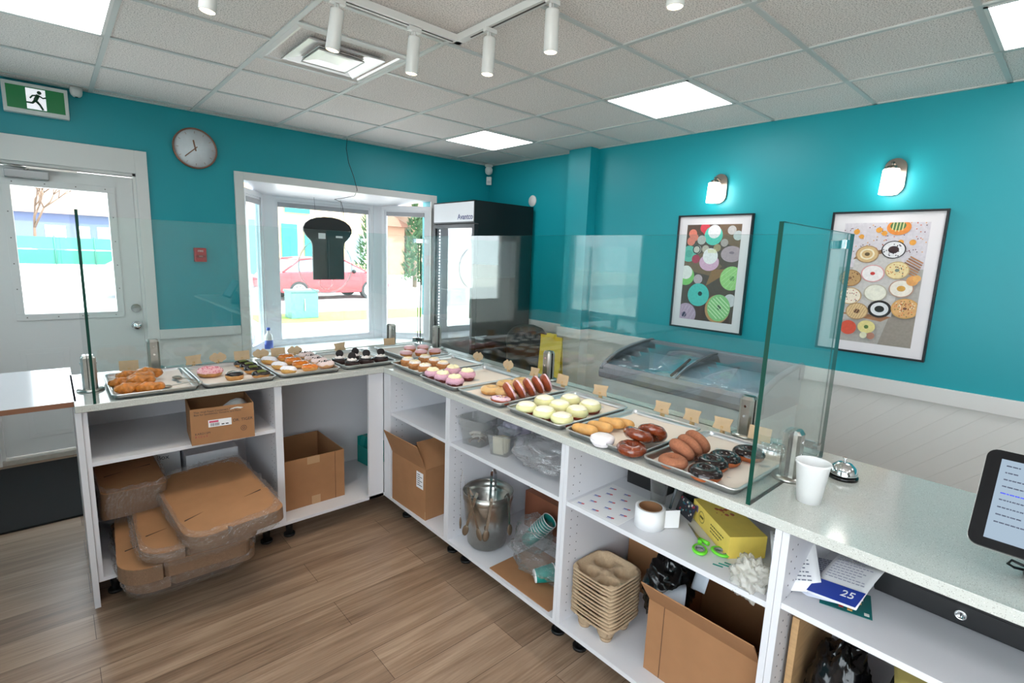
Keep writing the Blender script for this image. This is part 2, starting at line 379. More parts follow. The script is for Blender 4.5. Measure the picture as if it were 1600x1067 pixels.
# lighting track with spot heads
TX, TY = -2.395, -2.69
t = thing('lighting_track', 'white L-shaped lighting track on the ceiling above the counter', 'track light', (TX,TY,H))
f = MB(); f.box(-2.3,.018,-.018,.018,-.036,-.006,bev=.002).box(-.018,.018,-2.6,.018,-.036,-.006,bev=.002); f.build('rail', WHITE, t)
f = MB(); f.box(-2.2,-.03,-.004,.004,-.0375,-.0355).box(-.004,.004,-2.5,-.10,-.0375,-.0355); f.build('slot', mat('track_slot',(70,64,62),.6), t)
f = MB(); f.box(-.03,.03,-.85,-.70,-.04,-.004,bev=.003); f.build('power_feed', WHITE, t)
LENS = emitter('warm_lamp_lens', (255,226,180), 9)
def spot(dx, dy, tilt, label):
    t = thing('track_spotlight', label, 'spotlight', (TX+dx,TY+dy,H-.038), group='white cylinder spotlights on the track')
    t.rotation_euler = (0,0,tilt[2])
    bx(-.03,.03,-.012,.012,-.018,.0,bev=.002).build('adapter', WHITE, t)
    MB().cyl((0,0,-.018),(0,0,-.045),.007,n=8).box(-.013,-.008,-.006,.006,-.055,-.012).build('swivel', WHITE, t)
    X = T(0,0,-.035,tilt[0],tilt[1],0)
    b = MB().xf(X); b.lathe([(0,-.004),(.026,-.004),(.0275,-.01),(.0275,-.155),(.0255,-.157),(.024,-.150),(0,-.150)],24); b.build('lamp_body', WHITE, t)
    b = MB().xf(X); b.lathe([(0,-.1545),(.0235,-.1545),(.0235,-.151),(0,-.151)],24); b.build('lens', LENS, t)
    ld = bpy.data.lights.new('spot_beam','SPOT'); ld.energy = SPOT_W*6; ld.color = (1,.86,.68); ld.spot_size = 1.0; ld.spot_blend = .6; ld.shadow_soft_size = .02
    lo = bpy.data.objects.new('spot_beam', ld); C.objects.link(lo); lo.parent = t; lo.matrix_local = X @ Matrix.Translation((0,0,-.165))
spot(-1.03,0,(0,.12,0),'white track spotlight cut by the top edge, leftmost of the six')
spot(-.585,0,(.1,.12,0),'white track spotlight hanging over the square air vent')
spot(-.235,0,(.06,.06,0),'white track spotlight just left of the bend in the track')
spot(0,-.24,(0,.06,0),'white track spotlight just right of the bend in the track')
spot(0,-.62,(0,0,0),'white track spotlight beside the track power feed box')
spot(0,-1.16,(0,0,0),'white track spotlight cut by the top edge, rightmost of the six')

# ================================================================ DOOR
d = bpy.data.objects.new('door_1', None); C.objects.link(d); d.location = (DX0,.03,0); struct(d)
dw = DX1-DX0
GLX0, GLX1, GLZ0, GLZ1 = -4.07-DX0, -3.56-DX0, 1.05, 1.915
f = MB(); z0, z1 = .045, DZ1-.03
f.box(.02,GLX0,0,.045,z0,z1).box(GLX1,dw-.02,0,.045,z0,z1).box(GLX0,GLX1,0,.045,z0,GLZ0).box(GLX0,GLX1,0,.045,GLZ1,z1)
f.build('door_leaf', DOORW, d)
f = MB()
for a in [(GLX0-.045,GLX1+.045,GLZ1,GLZ1+.045),(GLX0-.045,GLX1+.045,GLZ0-.045,GLZ0),(GLX0-.045,GLX0,GLZ0,GLZ1),(GLX1,GLX1+.045,GLZ0,GLZ1)]: f.box(a[0],a[1],-.01,0,a[2],a[3],bev=.003)
fr = f.build('glass_frame', DOORW, d)
f = MB()
for i in range(4):
    for z in (GLZ0-.024,GLZ1+.024): f.cyl((GLX0+.01+i*(GLX1-GLX0-.02)/3,-.0115,z),(GLX0+.01+i*(GLX1-GLX0-.02)/3,-.0095,z),.004,n=8)
for i in range(1,5):
    for x in (GLX0-.024,GLX1+.024): f.cyl((x,-.0115,GLZ0+i*(GLZ1-GLZ0)/5),(x,-.0095,GLZ0+i*(GLZ1-GLZ0)/5),.004,n=8)
f.build('screws', mat('dull_screw',(110,108,104),.5,.6), fr)
bx(GLX0,GLX1,.018,.024,GLZ0,GLZ1).build('glass_pane', WINGL, d)
f = MB()
for x0, x1 in ((.15,.41),(.50,.76)):
    for k, (i, y) in enumerate(((0,-.004),(.022,.0),(.03,-.006))):
        if k == 1: continue
        f.box(x0+i,x1-i,y,0.0,.16+i,.80-i,bev=.003)
f.build('embossed_panel', DOORW, d)
f = MB(); f.cyl((.82,-.012,.936),(.82,0,.936),.034).cyl((.82,-.045,.936),(.82,-.012,.936),.014); f.xf(T(.82,-.055,.936,PI/2)).lathe([(0,.022),(.02,.020),(.03,.008),(.03,-.004),(.018,-.014),(0,-.014)],20); f.build('door_knob', CHROME, d)
f = MB(); f.cyl((.825,-.014,1.07),(.825,0,1.07),.032).cyl((.825,-.022,1.07),(.825,-.014,1.07),.02).box(.812,.838,-.038,-.02,1.066,1.074,bev=.002); f.build('deadbolt', CHROME, d)
f = MB(); f.box(.18,.40,-.055,0,1.965,2.015,bev=.006); cl = f.build('door_closer', mat('closer_grey',(165,165,165),.35,.5), d)
f = MB(); f.tube([(.29,-.05,2.018),(.29,-.05,2.03)],.012).tube([(.29,-.05,2.03),(.16,-.06,2.045)],.007).box(.29,.55,-.06,-.05,2.028,2.042); f.build('closer_arm', STEEL, cl)
bx(.0,dw,-.01,.0,2.045,2.065).build('alarm_strip', mat('strip_grey',(150,150,150),.5), d)
# door frame and casing
f = MB()
f.box(DX1,DX1+.075,-.022,0,0,DZ1+.165,bev=.003).box(DX0-.075,DX0,-.022,0,0,DZ1+.165,bev=.003).box(DX0,DX1,-.022,0,DZ1,DZ1+.165,bev=.003)
f.box(DX1-.018,DX1,0,.15,0,DZ1).box(DX0,DX0+.018,0,.15,0,DZ1).box(DX0,DX1,0,.15,DZ1-.02,DZ1)
struct(f.build('trim_4', WHITE))
struct(MB().box(DX0,DX1,-.02,.12,0,.035,bev=.004).build('trim_5', mat('worn_threshold',(176,170,160),.55,var=.1)))

# ================================================================ BAY WINDOW
BD = .38; PX0, PX1 = -2.32, -1.27
o = MB()
SZ = .615   # sill height
o.prism([(WX0,0),(WX1,0),(PX1+.08,BD+.06),(PX0-.08,BD+.06)], SZ-.04, SZ)
struct(o.build('trim_6', VINYL))
o = MB()
# sloping head board
a = [(WX0,0,WZ1),(WX1,0,WZ1),(PX1+.1,BD+.06,2.035),(PX0-.1,BD+.06,2.035)]
vs = [o.v(p) for p in a]; vt = [o.v((p[0],p[1],p[2]+.03)) for p in a]
o.f(vs); o.f(vt[::-1])
for i in range(4): o.f([vs[i],vs[(i+1)%4],vt[(i+1)%4],vt[i]])
struct(o.build('trim_7', VINYL))
o = MB()
o.box(WX0-.07,WX0,-.022,0,SZ-.06,WZ1+.065,bev=.003).box(WX1,WX1+.07,-.022,0,SZ-.06,WZ1+.065,bev=.003).box(WX0,WX1,-.022,0,WZ1,WZ1+.065,bev=.003).box(WX0,WX1,-.03,0,SZ-.06,SZ,bev=.003)
struct(o.build('trim_8', WHITE))
def window(n, p0, p1, fw=.045, deep=.06):
    """a framed pane between plan points p0 -> p1"""
    w = bpy.data.objects.new('window_%d' % n, None); C.objects.link(w); struct(w)
    v = Vector(p1)-Vector(p0); L = v.length; w.location = (p0[0],p0[1],0); w.rotation_euler = (0,0,math.atan2(v.y,v.x))
    z0, z1 = SZ, 2.06
    f = MB()
    q = fw; f.box(0,q,0,deep,z0,z1).box(L-q,L,0,deep,z0,z1).box(q,L-q,0,deep,z0,z0+q).box(q,L-q,0,deep,z1-q,z1)
    p = q; q = fw*1.45; y0, y1 = deep*.2, deep*.8
    f.box(p,q,y0,y1,z0+p,z1-p).box(L-q,L-p,y0,y1,z0+p,z1-p).box(q,L-q,y0,y1,z0+p,z0+q).box(q,L-q,y0,y1,z1-q,z1-p)
    f.build('window_frame', VINYL, w)
    q = fw*1.45
    bx(q,L-q,deep*.5,deep*.5+.006,z0+q,z1-q).build('glass_pane', WINGL, w)
    f = MB().box(q,L-q,.004,deep*.45,z1-q-.045,z1-q,bev=.004); f.build('blind_cassette', mat('blind_grey',(160,160,164),.6), w)
    return w
window(1, (WX0+.0,.0), (PX0-.07,BD))
w2 = window(2, (PX0,BD), (PX1,BD))
window(3, (PX1+.07,BD), (WX1,.0))
w = bpy.data.objects.new('window_4', None); C.objects.link(w); struct(w); w.location = (XL-.1,LY0,0)  # unseen window added to brighten the room with extra daylight
f = MB()
for k in range(4):
    y = k*(LY1-LY0-.06)/3; f.box(0,.05,y,y+.06,.45,2.3)
f.box(0,.05,0,LY1-LY0,.45,.51).box(0,.05,0,LY1-LY0,2.24,2.3); f.build('window_frame', VINYL, w)
bx(.02,.026,.03,LY1-LY0-.03,.48,2.27).build('glass_pane', WINGL, w)
f = MB(); f.prism([(PX0-.085,BD-.012),(PX0+.012,BD-.012),(PX0+.012,BD+.08),(PX0-.085,BD+.08)],SZ,2.06)
f.prism([(PX1-.012,BD-.012),(PX1+.085,BD-.012),(PX1+.085,BD+.08),(PX1-.012,BD+.08)],SZ,2.06); struct(f.build('trim_9', VINYL))
w = bpy.data.objects.new('window_5', None); C.objects.link(w); struct(w); w.location = (XL-.1,-1.55,0)
f = MB().box(0,.05,0,.06,RAIL,2.15).box(0,.05,1.04,1.10,RAIL,2.15).box(0,.05,.06,1.04,RAIL,RAIL+.06).box(0,.05,.06,1.04,2.09,2.15); f.build('window_frame', VINYL, w)
bx(.02,.026,.05,1.05,RAIL+.05,2.1).build('glass_pane', glassy('tinted_glass',(.62,.66,.66)), w)
# etched round logo outline on the middle pane
f = MB(); cx, cz, R_ = (PX0+PX1)/2+.0, 1.40, .285
def ring(mb, R_, r_, y):
    mb.grid(56, 4, lambda u, v: Vector((cx+math.cos(2*PI*u)*(R_ + r_*(1 if v in (0,1) else -1)*(1 if v<.5 else 1)), y, cz+math.sin(2*PI*u)*R_)), cu=True)
def annulus(mb, R0, R1, y, n=64, c=(0,0)):
    a = [mb.v((c[0]+math.cos(2*PI*k/n)*R0, y, c[1]+math.sin(2*PI*k/n)*R0)) for k in range(n)]
    b = [mb.v((c[0]+math.cos(2*PI*k/n)*R1, y, c[1]+math.sin(2*PI*k/n)*R1)) for k in range(n)]
    for k in range(n): mb.f([a[k],a[(k+1)%n],b[(k+1)%n],b[k]])
annulus(f, R_-.016, R_, BD+.027, c=(cx,cz)); annulus(f, R_*.22, R_*.26, BD+.027, c=(cx,cz-.17))
dec = f.build('window_decal', glassy('frosted_decal', (1,1,1), .6, 1.3, 0, (246,246,250), .75))
tag(dec, 'thin white ring decal on the middle pane of the bay window', 'window decal')

# ================================================================ WALL THINGS
# clock
t = thing('wall_clock', 'round white marbled wall clock between the door and bay window', 'clock', (-2.99,0,2.31))
f = MB().xf(T(0,0,0,PI/2)); f.lathe([(.140,.002),(.150,.004),(.153,.012),(.153,.030),(.148,.034),(.142,.034),(.141,.024)],48); f.build('rim', mat('rose_gold',(150,108,92),.35,.5), t)
MARB = mat('marble_face',(226,228,232),.35,var=.10,vscale=9)
f = MB().xf(T(0,0,0,PI/2)); f.lathe([(0,.026),(.142,.026),(.142,.004),(0,.004)],48); f.build('face', MARB, t)
GOLD = mat('clock_hand_gold',(150,112,92),.4,.4)
for nm, ang, L, wd in (('hour_hand', -10, .062, .005), ('minute_hand', -118-15, .10, .0035)):
    X = T(0,-.029,0) @ Matrix.Rotation(math.radians(ang)*1, 4, 'Y')
    MB().xf(X).box(-wd,wd,-.001,.001,-.02,L).build(nm, GOLD, t)
f = MB()
for k in range(12):
    f.xf(T(0,-.0265,0) @ Matrix.Rotation(2*PI*k/12, 4, 'Y')).box(-.002,.002,-.0008,.0008,.112,.128)
f.build('hour_marks', mat('pale_marks',(190,170,160),.5), t)
# fire alarm pull station
t = thing('fire_alarm_pull', 'small red fire alarm pull box on the teal wall', 'fire alarm', (-3.0,0,1.488))
bx(-.042,.042,-.045,0,-.055,.055,bev=.006).build('housing', REDP, t)
bx(-.034,.034,-.054,-.044,-.022,.000,bev=.003).build('pull_handle', mat('red_dark',(140,24,30),.4), t)
text_mesh('lettering','FIRE',.022,WHITEP,t,T(0,-.0458,.03,PI/2)); text_mesh('lettering','PULL',.012,WHITEP,t,T(0,-.0546,-.011,PI/2))
# exit sign
t = thing('exit_sign', 'green running man exit sign above the white door', 'exit sign', (-3.893,0,2.468))
bx(-.162,.162,-.055,0,-.095,.095,bev=.006).build('housing', WHITE, t)
GRN = mat('exit_green',(16,96,50),.4,emit=.25)
bx(-.142,.142,-.058,-.054,-.068,.072).build('green_face', GRN, t)
bx(-.048,.048,-.0595,-.057,-.062,.066).build('white_doorway', mat('exit_white',(235,235,240),.4,emit=.45), t)
f = MB(); y = -.0615
f.sphere((.018,y,.045),.0115,sc=(1,.15,1))
f.tube([(.012,y,.03),(-.004,y,-.005)],[.011,.012],6).tube([(-.004,y,-.005),(.016,y,-.03),(.030,y,-.06)],[.009,.007,.006],6).tube([(-.004,y,-.005),(-.02,y,-.024),(-.05,y,-.024)],[.009,.007,.005],6)
f.tube([(.012,y,.028),(.034,y,.014),(.05,y,.02)],.005,6).tube([(.010,y,.028),(-.016,y,.022),(-.03,y,.004)],.005,6)
f.build('running_figure', mat('figure_green',(14,70,40),.5), t)
t = thing('ceiling_sensor', 'small round white sensor beside the exit sign', 'sensor', (-3.685,-.06,2.56))
MB().lathe([(0,-.03),(.02,-.03),(.03,-.018),(.034,.0),(.034,.03),(0,.03)],20).build('dome', WHITE, t); 
MB().lathe([(0,-.033),(.008,-.033),(.009,-.028),(0,-.028)],12).build('indicator', BLACKM, t)
# security camera and motion sensor in the corner
t = thing('security_camera', 'small white security camera in the far ceiling corner', 'security camera', (-.09,-.09,2.535))
MB().lathe([(0,.05),(.045,.05),(.045,.03),(.02,.022),(.016,.0),(0,0)],20).build('mount', WHITE, t)
cb = MB().xf(T(0,0,-.012,math.radians(62),0,math.radians(-40))).lathe([(0,.035),(.035,.032),(.042,.015),(.042,-.025),(.036,-.032)],24).build('camera_housing', WHITE, t)
MB().xf(T(0,0,-.012,math.radians(62),0,math.radians(-40))).lathe([(.036,-.030),(.028,-.036),(0,-.040)][::-1]+[(.036,-.030)],20).build('camera_lens', GLOSSB, cb)
t = thing('motion_sensor', 'small white motion sensor just below the corner camera', 'sensor', (-.045,-.045,2.415), rz=math.radians(-45))
bx(-.03,.03,-.03,.0,-.045,.045,bev=.008).build('housing', WHITE, t); bx(-.018,.018,-.033,-.028,-.03,.0,bev=.002).build('sensor_window', mat('sensor_lens',(190,192,195),.3), t)
o = MB().xf(T(0,-.737,2.162,0,-PI/2)).lathe([(0,.006),(.055,.006),(.06,.0),(0,0)],32).build('blank_wall_plate', WHITE)
tag(o, 'round white blank plate on the wall above the black fridge', 'wall plate')

# sconces
SHG = emitter('sconce_glow', (255,252,246), SCONCE); NICK = mat('brushed_nickel',(150,140,130),.3,1.)
def sconce(y, z, label):
    t = thing('wall_sconce', label, 'wall lamp', (0,y,z), group='brushed nickel wall sconces')
    def oval(r, h, n=14):
        P = [(r*math.cos(a), h+r*math.sin(a)) for a in [PI*k/n for k in range(n+1)]]
        return P + [(-x, -zz) for x, zz in P]
    X = Matrix.Rotation(-PI/2, 4, 'Y') @ Matrix.Rotation(PI/2, 4, 'Z')
    MB().xf(X).prism(oval(.058,.052), 0, .018).build('backplate', NICK, t)
    f = MB(); f.tube([(-.015,0,.06),(-.07,0,.075),(-.098,0,.062),(-.10,0,.03)],.007,8).cyl((-.10,0,.052),(-.10,0,.028),.026); f.cyl((-.10,0,.075),(-.10,0,.05),.006); f.build('arm', NICK, t)
    f = MB().xf(T(-.10,0,0)); f.lathe([(0,.034),(.04,.034),(.043,.028),(.049,-.11),(.046,-.112),(.040,.02),(0,.024)],28); f.build('glass_shade', SHG, t)
sconce(-2.83, 2.145, 'brushed nickel wall sconce with glowing shade above the left picture')
sconce(-3.945, 2.14, 'brushed nickel wall sconce with glowing shade above the right picture')

# framed donut pictures: local frame u to the right (-y), w up
def picture(yc, zc, Wd, Ht, mw, mh, label, paint):
    t = thing('framed_picture', label, 'picture', (0,yc,zc), group='framed donut photographs')
    X = Matrix(((0,0,-1,0),(-1,0,0,0),(0,1,0,0),(0,0,0,1)))   # (u,w,out) -> world
    f = MB().xf(X); b = .012; a, h = Wd/2, Ht/2
    f.box(-a,a,h-b,h,0,.028).box(-a,a,-h,-h+b,0,.028).box(-a,-a+b,-h+b,h-b,0,.028).box(a-b,a,-h+b,h-b,0,.028); f.build('frame', mat('frame_black',(24,22,26),.35), t)
    MB().xf(X).box(-a+b,a-b,-h+b,h-b,.004,.014).build('mount_board', mat('mount_white',(232,226,228),.35), t)
    mats = []; idx = {}
    pm = MB().xf(X)
    def slot(col, **k):
        key = tuple(col)
        if key not in idx: idx[key] = len(mats); mats.append(mat('print_%d_%d_%d' % key, col, .45, var=.08, vscale=60))
        pm.slot(idx[key])
    lay = [0]
    def disc(u, w_, r, col, sy=1., hole=None, n=28, a0=0., a1=2*PI):
        """flat printed disc clipped to the print"""
        slot(col); lay[0] += 1; z = .0146+lay[0]*.00004
        def cl(p): return (max(-mw/2,min(mw/2,p[0])), max(-mh/2,min(mh/2,p[1])), z)
        if hole:
            A = [pm.v(cl((u+hole*math.cos(2*PI*k/n), w_+hole*sy*math.sin(2*PI*k/n)))) for k in range(n)]
            B = [pm.v(cl((u+r*math.cos(2*PI*k/n), w_+r*sy*math.sin(2*PI*k/n)))) for k in range(n)]
            for k in range(n): pm.f([A[k],A[(k+1)%n],B[(k+1)%n],B[k]])
        else:
            pm.f([pm.v(cl((u+r*math.cos(a0+(a1-a0)*k/n), w_+r*sy*math.sin(a0+(a1-a0)*k/n)))) for k in range(n)])
    def quad(P, col):
        slot(col); lay[0] += 1; z = .0146+lay[0]*.00004
        pm.f([pm.v((max(-mw/2,min(mw/2,p[0])), max(-mh/2,min(mh/2,p[1])), z)) for p in P])
    paint(disc, quad, mw, mh)
    pm.build('print', mats, t, merge=False)
def stripes(quad, u, w, r, col, n, ang, wd=.004):
    ca, sa = math.cos(ang), math.sin(ang)
    for k in range(n):
        o = (-1+2*(k+.5)/n)*r*.85; hl = math.sqrt(max(0,(r*.92)**2-o*o))
        P = [(-hl,o-wd),(hl,o-wd),(hl,o+wd),(-hl,o+wd)]
        quad([(u+x*ca-y*sa, w+x*sa+y*ca) for x,y in P], col)
def paint1(D, Q, mw, mh):
    a, h = mw/2, mh/2
    Q([(-a,-h),(a,-h),(a,h),(-a,h)], (92,72,62))
    Q([(-a,.02),(.02,-.02),(.10,.06),(-.05,.17),(-a,.10)], (128,100,78)); Q([(-.02,-.10),(.10,-.02),(.14,.04),(.02,.03)], (150,110,70))
    Q([(-.1,-h),(.2,-h),(.2,-.2),(-.1,-.22)], (80,50,42)); Q([(.05,.25),(a,.2),(a,h),(.05,h)],(126,100,78))
    for u,w,r in ((-.07,.355,.04),(-.05,.33,.035)): D(u,w,r,(222,70,84))
    for u,w,r in ((-.17,.31,.035),(-.18,.25,.035),(-.15,.28,.03)): D(u,w,r,(232,132,112))
    D(-.19,.15,.065,(104,190,170)); D(-.19,.15,.03,(90,170,154))
    D(.005,.295,.075,(96,206,186)); D(.01,.325,.052,(242,238,240))
    D(.15,.335,.034,(205,198,196)); D(.20,.295,.036,(200,206,206)); D(-.09,.26,.036,(190,188,184)); D(.10,.24,.03,(176,164,160))
    D(-.12,.185,.034,(205,198,188)); D(-.125,.185,.034,(60,44,40),hole=.026); D(-.05,.19,.03,(196,186,170)); D(.045,.2,.03,(170,150,110))
    D(.165,.155,.085,(182,160,168),sy=.72); D(.165,.165,.02,(140,120,132),sy=.5)
    D(-.125,.11,.035,(176,60,84)); D(-.01,.085,.082,(222,176,204),sy=.8); D(-.005,.135,.062,(244,240,240))
    for k in range(6): Q([(-.03+k*.012,.19),(-.024+k*.012,.19),(-.018+k*.012,.16),(-.024+k*.012,.16)],(226,222,150))
    D(-.2,-.03,.075,(134,206,110)); D(-.2,.0,.055,(238,236,232)); D(-.09,-.05,.038,(196,176,184))
    D(.185,-.03,.092,(160,214,132)); D(.19,-.03,.02,(110,160,90)); stripes(Q,.185,-.03,.092,(182,226,158),5,.7,.003)
    D(-.075,-.175,.092,(84,196,186)); D(-.06,-.165,.018,(30,40,42)); D(.19,-.2,.05,(210,208,212))
    D(.095,-.275,.102,(196,146,96),sy=1.1); D(.105,-.265,.094,(142,204,130),sy=1.12); D(.11,-.26,.016,(70,80,50),sy=1.3); stripes(Q,.105,-.265,.094,(214,240,196),7,-.7,.0035)
    D(-.17,-.34,.09,(190,160,184)); D(-.185,-.345,.022,(60,44,80)); stripes(Q,-.165,-.34,.085,(214,190,208),5,1.2,.002)
def paint2(D, Q, mw, mh):
    a, h = mw/2, mh/2; rnd = random.Random(3)
    Q([(-a,-h),(a,-h),(a,h),(-a,h)], (176,170,164)); Q([(-a,.1),(a,.1),(a,h),(-a,h)], (214,206,212)); Q([(.05,-h),(a,-h),(a,-.1),(.1,-.15)],(150,140,130))
    Q([(-.16,-.24),(.10,-.20),(.12,.13),(.06,.22),(-.14,.17)], (206,200,196)); Q([(-.15,.15),(.06,.205),(.07,.235),(-.13,.18)],(150,112,80)); Q([(-.2,-.2),(.05,-.235),(.1,-.20),(-.1,-.19)],(172,120,84))
    for _ in range(90):
        u, w = rnd.uniform(-a,a), rnd.uniform(.2,h); D(u,w,.0035,rnd.choice([(220,110,60),(120,60,80),(230,160,70),(90,60,60)]),n=6)
    for u,w,r in ((-.15,.325,.017),(-.12,.295,.014),(-.03,.335,.017),(.0,.315,.015),(.09,.26,.016),(.15,.26,.017),(.09,.235,.014)): D(u,w,r,(232,160,60))
    D(.07,.35,.062,(232,140,60),sy=.75); D(.065,.36,.04,(84,120,70),sy=.7); stripes(Q,.065,.36,.04,(222,214,150),4,1.5,.003)
    for k in range(7): Q([(.10+k*.008,.10+k*.012),(.19+k*.004,.05+k*.014),(.195+k*.004,.056+k*.014),(.104+k*.008,.107+k*.012)],rnd.choice([(150,96,60),(124,76,50),(176,120,80)]))
    def donut(u, w, base, ice, mid, r=.062, dots=None, nd=0, hole=.01):
        D(u,w,r*1.02,base,sy=.86); D(u,w,r*.92,ice,sy=.86); D(u,w,hole,mid,sy=.8)
        for _ in range(nd):
            t, q = rnd.uniform(0,2*PI), rnd.uniform(.25,.85)*r; D(u+q*math.cos(t),w+q*.86*math.sin(t),.0035,rnd.choice(dots),n=6)
    donut(-.075,.185,(170,130,90),(214,180,128),(100,80,50),hole=.014); D(-.075,.185,.040,(240,226,196),sy=.86,hole=.03)
    donut(.06,.215,(40,30,28),(234,230,232),(56,24,26),dots=[(40,30,40)],nd=26,hole=.028)
    donut(-.03,.065,(226,160,160),(240,232,230),(200,50,44),hole=.013); donut(.095,.09,(200,170,120),(236,214,160),(120,130,120),dots=[(180,100,60),(60,60,60),(220,130,60)],nd=24,hole=.012)
    donut(-.15,.03,(150,110,70),(190,150,100),(130,90,60),dots=[(110,70,40)],nd=22); donut(.0,-.055,(190,180,160),(234,230,214),(234,230,214))
    donut(.13,-.02,(190,150,130),(238,228,214),(214,160,70),hole=.022); donut(-.135,-.085,(196,160,110),(240,226,206),(240,226,206),dots=[(170,50,50),(90,60,50)],nd=22)
    donut(.035,-.155,(34,28,28),(224,224,226),(30,32,30),hole=.026); D(.035,-.155,.062,(34,28,28),sy=.86,hole=.048); donut(.165,-.14,(210,160,90),(222,170,110),(110,70,50),r=.07,dots=[(240,230,200),(170,90,50),(230,120,70),(120,120,60)],nd=60)
    donut(-.085,-.18,(176,140,100),(222,190,140),(96,60,40),hole=.018); stripes(Q,-.085,-.18,.055,(190,150,104),7,1.2,.0018)
    D(-.12,-.29,.046,(216,84,60)); D(-.02,-.275,.048,(224,210,140),sy=.85); D(-.02,-.275,.012,(90,120,60)); D(.01,-.33,.022,(170,120,100)); D(-.03,-.33,.02,(222,220,190)); D(.18,.03,.03,(228,160,90)); D(.2,.045,.02,(236,176,100))
picture(-2.815,1.497,.61,.91,.447,.76,'framed picture of pastel green and pink donuts on dark wood', paint1)
picture(-3.94,1.487,.60,.905,.445,.76,'framed picture of donuts in rows on pale cloth, right of the other', paint2)

# muffin-shaped hanging sign (seen from its dark back) and its wires
t = thing('hanging_sign', 'black muffin-shaped sign hung in the bay window', 'sign', (-1.825,.27,1.27))
half = [(.158,0),(.158,.22),(.158,.33),(.168,.37),(.195,.40),(.225,.435),(.243,.47),(.243,.505),(.222,.545),(.175,.58),(.11,.602),(.04,.612)]
P = half + [(-x,y) for x,y in half[::-1]]
MB().xf(Matrix.Rotation(PI/2,4,'X')).prism(P, -.012, .012).build('panel', mat('sign_back',(22,23,25),.45), t)
for nm, a in (('white_sticker',(-.10,-.03,.40,.455)),('white_sticker',(.075,.145,.415,.435))):
    bx(a[0],a[1],-.0135,-.012,a[2],a[3]).build(nm, WHITEP, t)
MB().box(-.004,.004,-.016,-.012,.0,.40).build('cable_trunk', mat('dark_cable',(60,58,60),.5), t)
f = MB()
for x in (-.135,.13): f.tube([(x,0,.585),(x+.01,-.005,.68),(x+.005,.0,.79)],.0016,5)
f.build('hanging_wires', BLACKM, t)
f = MB(); rnd = random.Random(5)
pts = [Vector((-1.762,-.06,2.588)),Vector((-1.765,-.045,2.5)),Vector((-1.74,-.035,2.38)),Vector((-1.69,-.03,2.26)),Vector((-1.655,-.03,2.14)),Vector((-1.66,.02,2.09)),Vector((-1.73,.14,2.065)),Vector((-1.78,.2,2.055)),Vector((-1.70,.24,2.04)),Vector((-1.675,.255,1.98)),Vector((-1.66,.268,1.87))]
f.tube([p+Vector((rnd.uniform(-.004,.004),0,0)) for p in pts], .0028, 6)
o = f.build('sign_power_cord', BLACKM); tag(o, 'thin black cord running from the ceiling to the window sign', 'cord')
# floor mat
o = bx(-4.55,-3.05,-1.165,-.10,0,.012,bev=.003).build('door_mat', RUBBER); tag(o, 'large black floor mat inside the white door', 'floor mat')
# ================================================================ OUTSIDE
GZ = -.2
def gnd(nm, col, P, z, rough=.9, var=.06):
    return struct(MB().prism(P, z-.05, z).build(nm, mat(nm, col, rough, var=var, vscale=.5)))
gnd('ground', (214,212,208), [(-60,.2),(60,.2),(60,140),(-60,140)], GZ-.02)
gnd('side_ground', (214,212,208), [(-40,-30),(XL-.2,-30),(XL-.2,.15),(-40,.15)], GZ-.02)
gnd('lawn', (120,146,62), [(-.6,4.4),(9,4.4),(9,9.6),(-.2,9.6)], GZ+.0, var=.2)
gnd('sidewalk', (206,204,200), [(-.9,5.2),(9,5.2),(9,7.0),(-.8,7.6)], GZ+.01)
gnd('road', (186,186,188), [(-60,9.9),(60,9.9),(60,17.5),(-60,17.5)], GZ+.005)

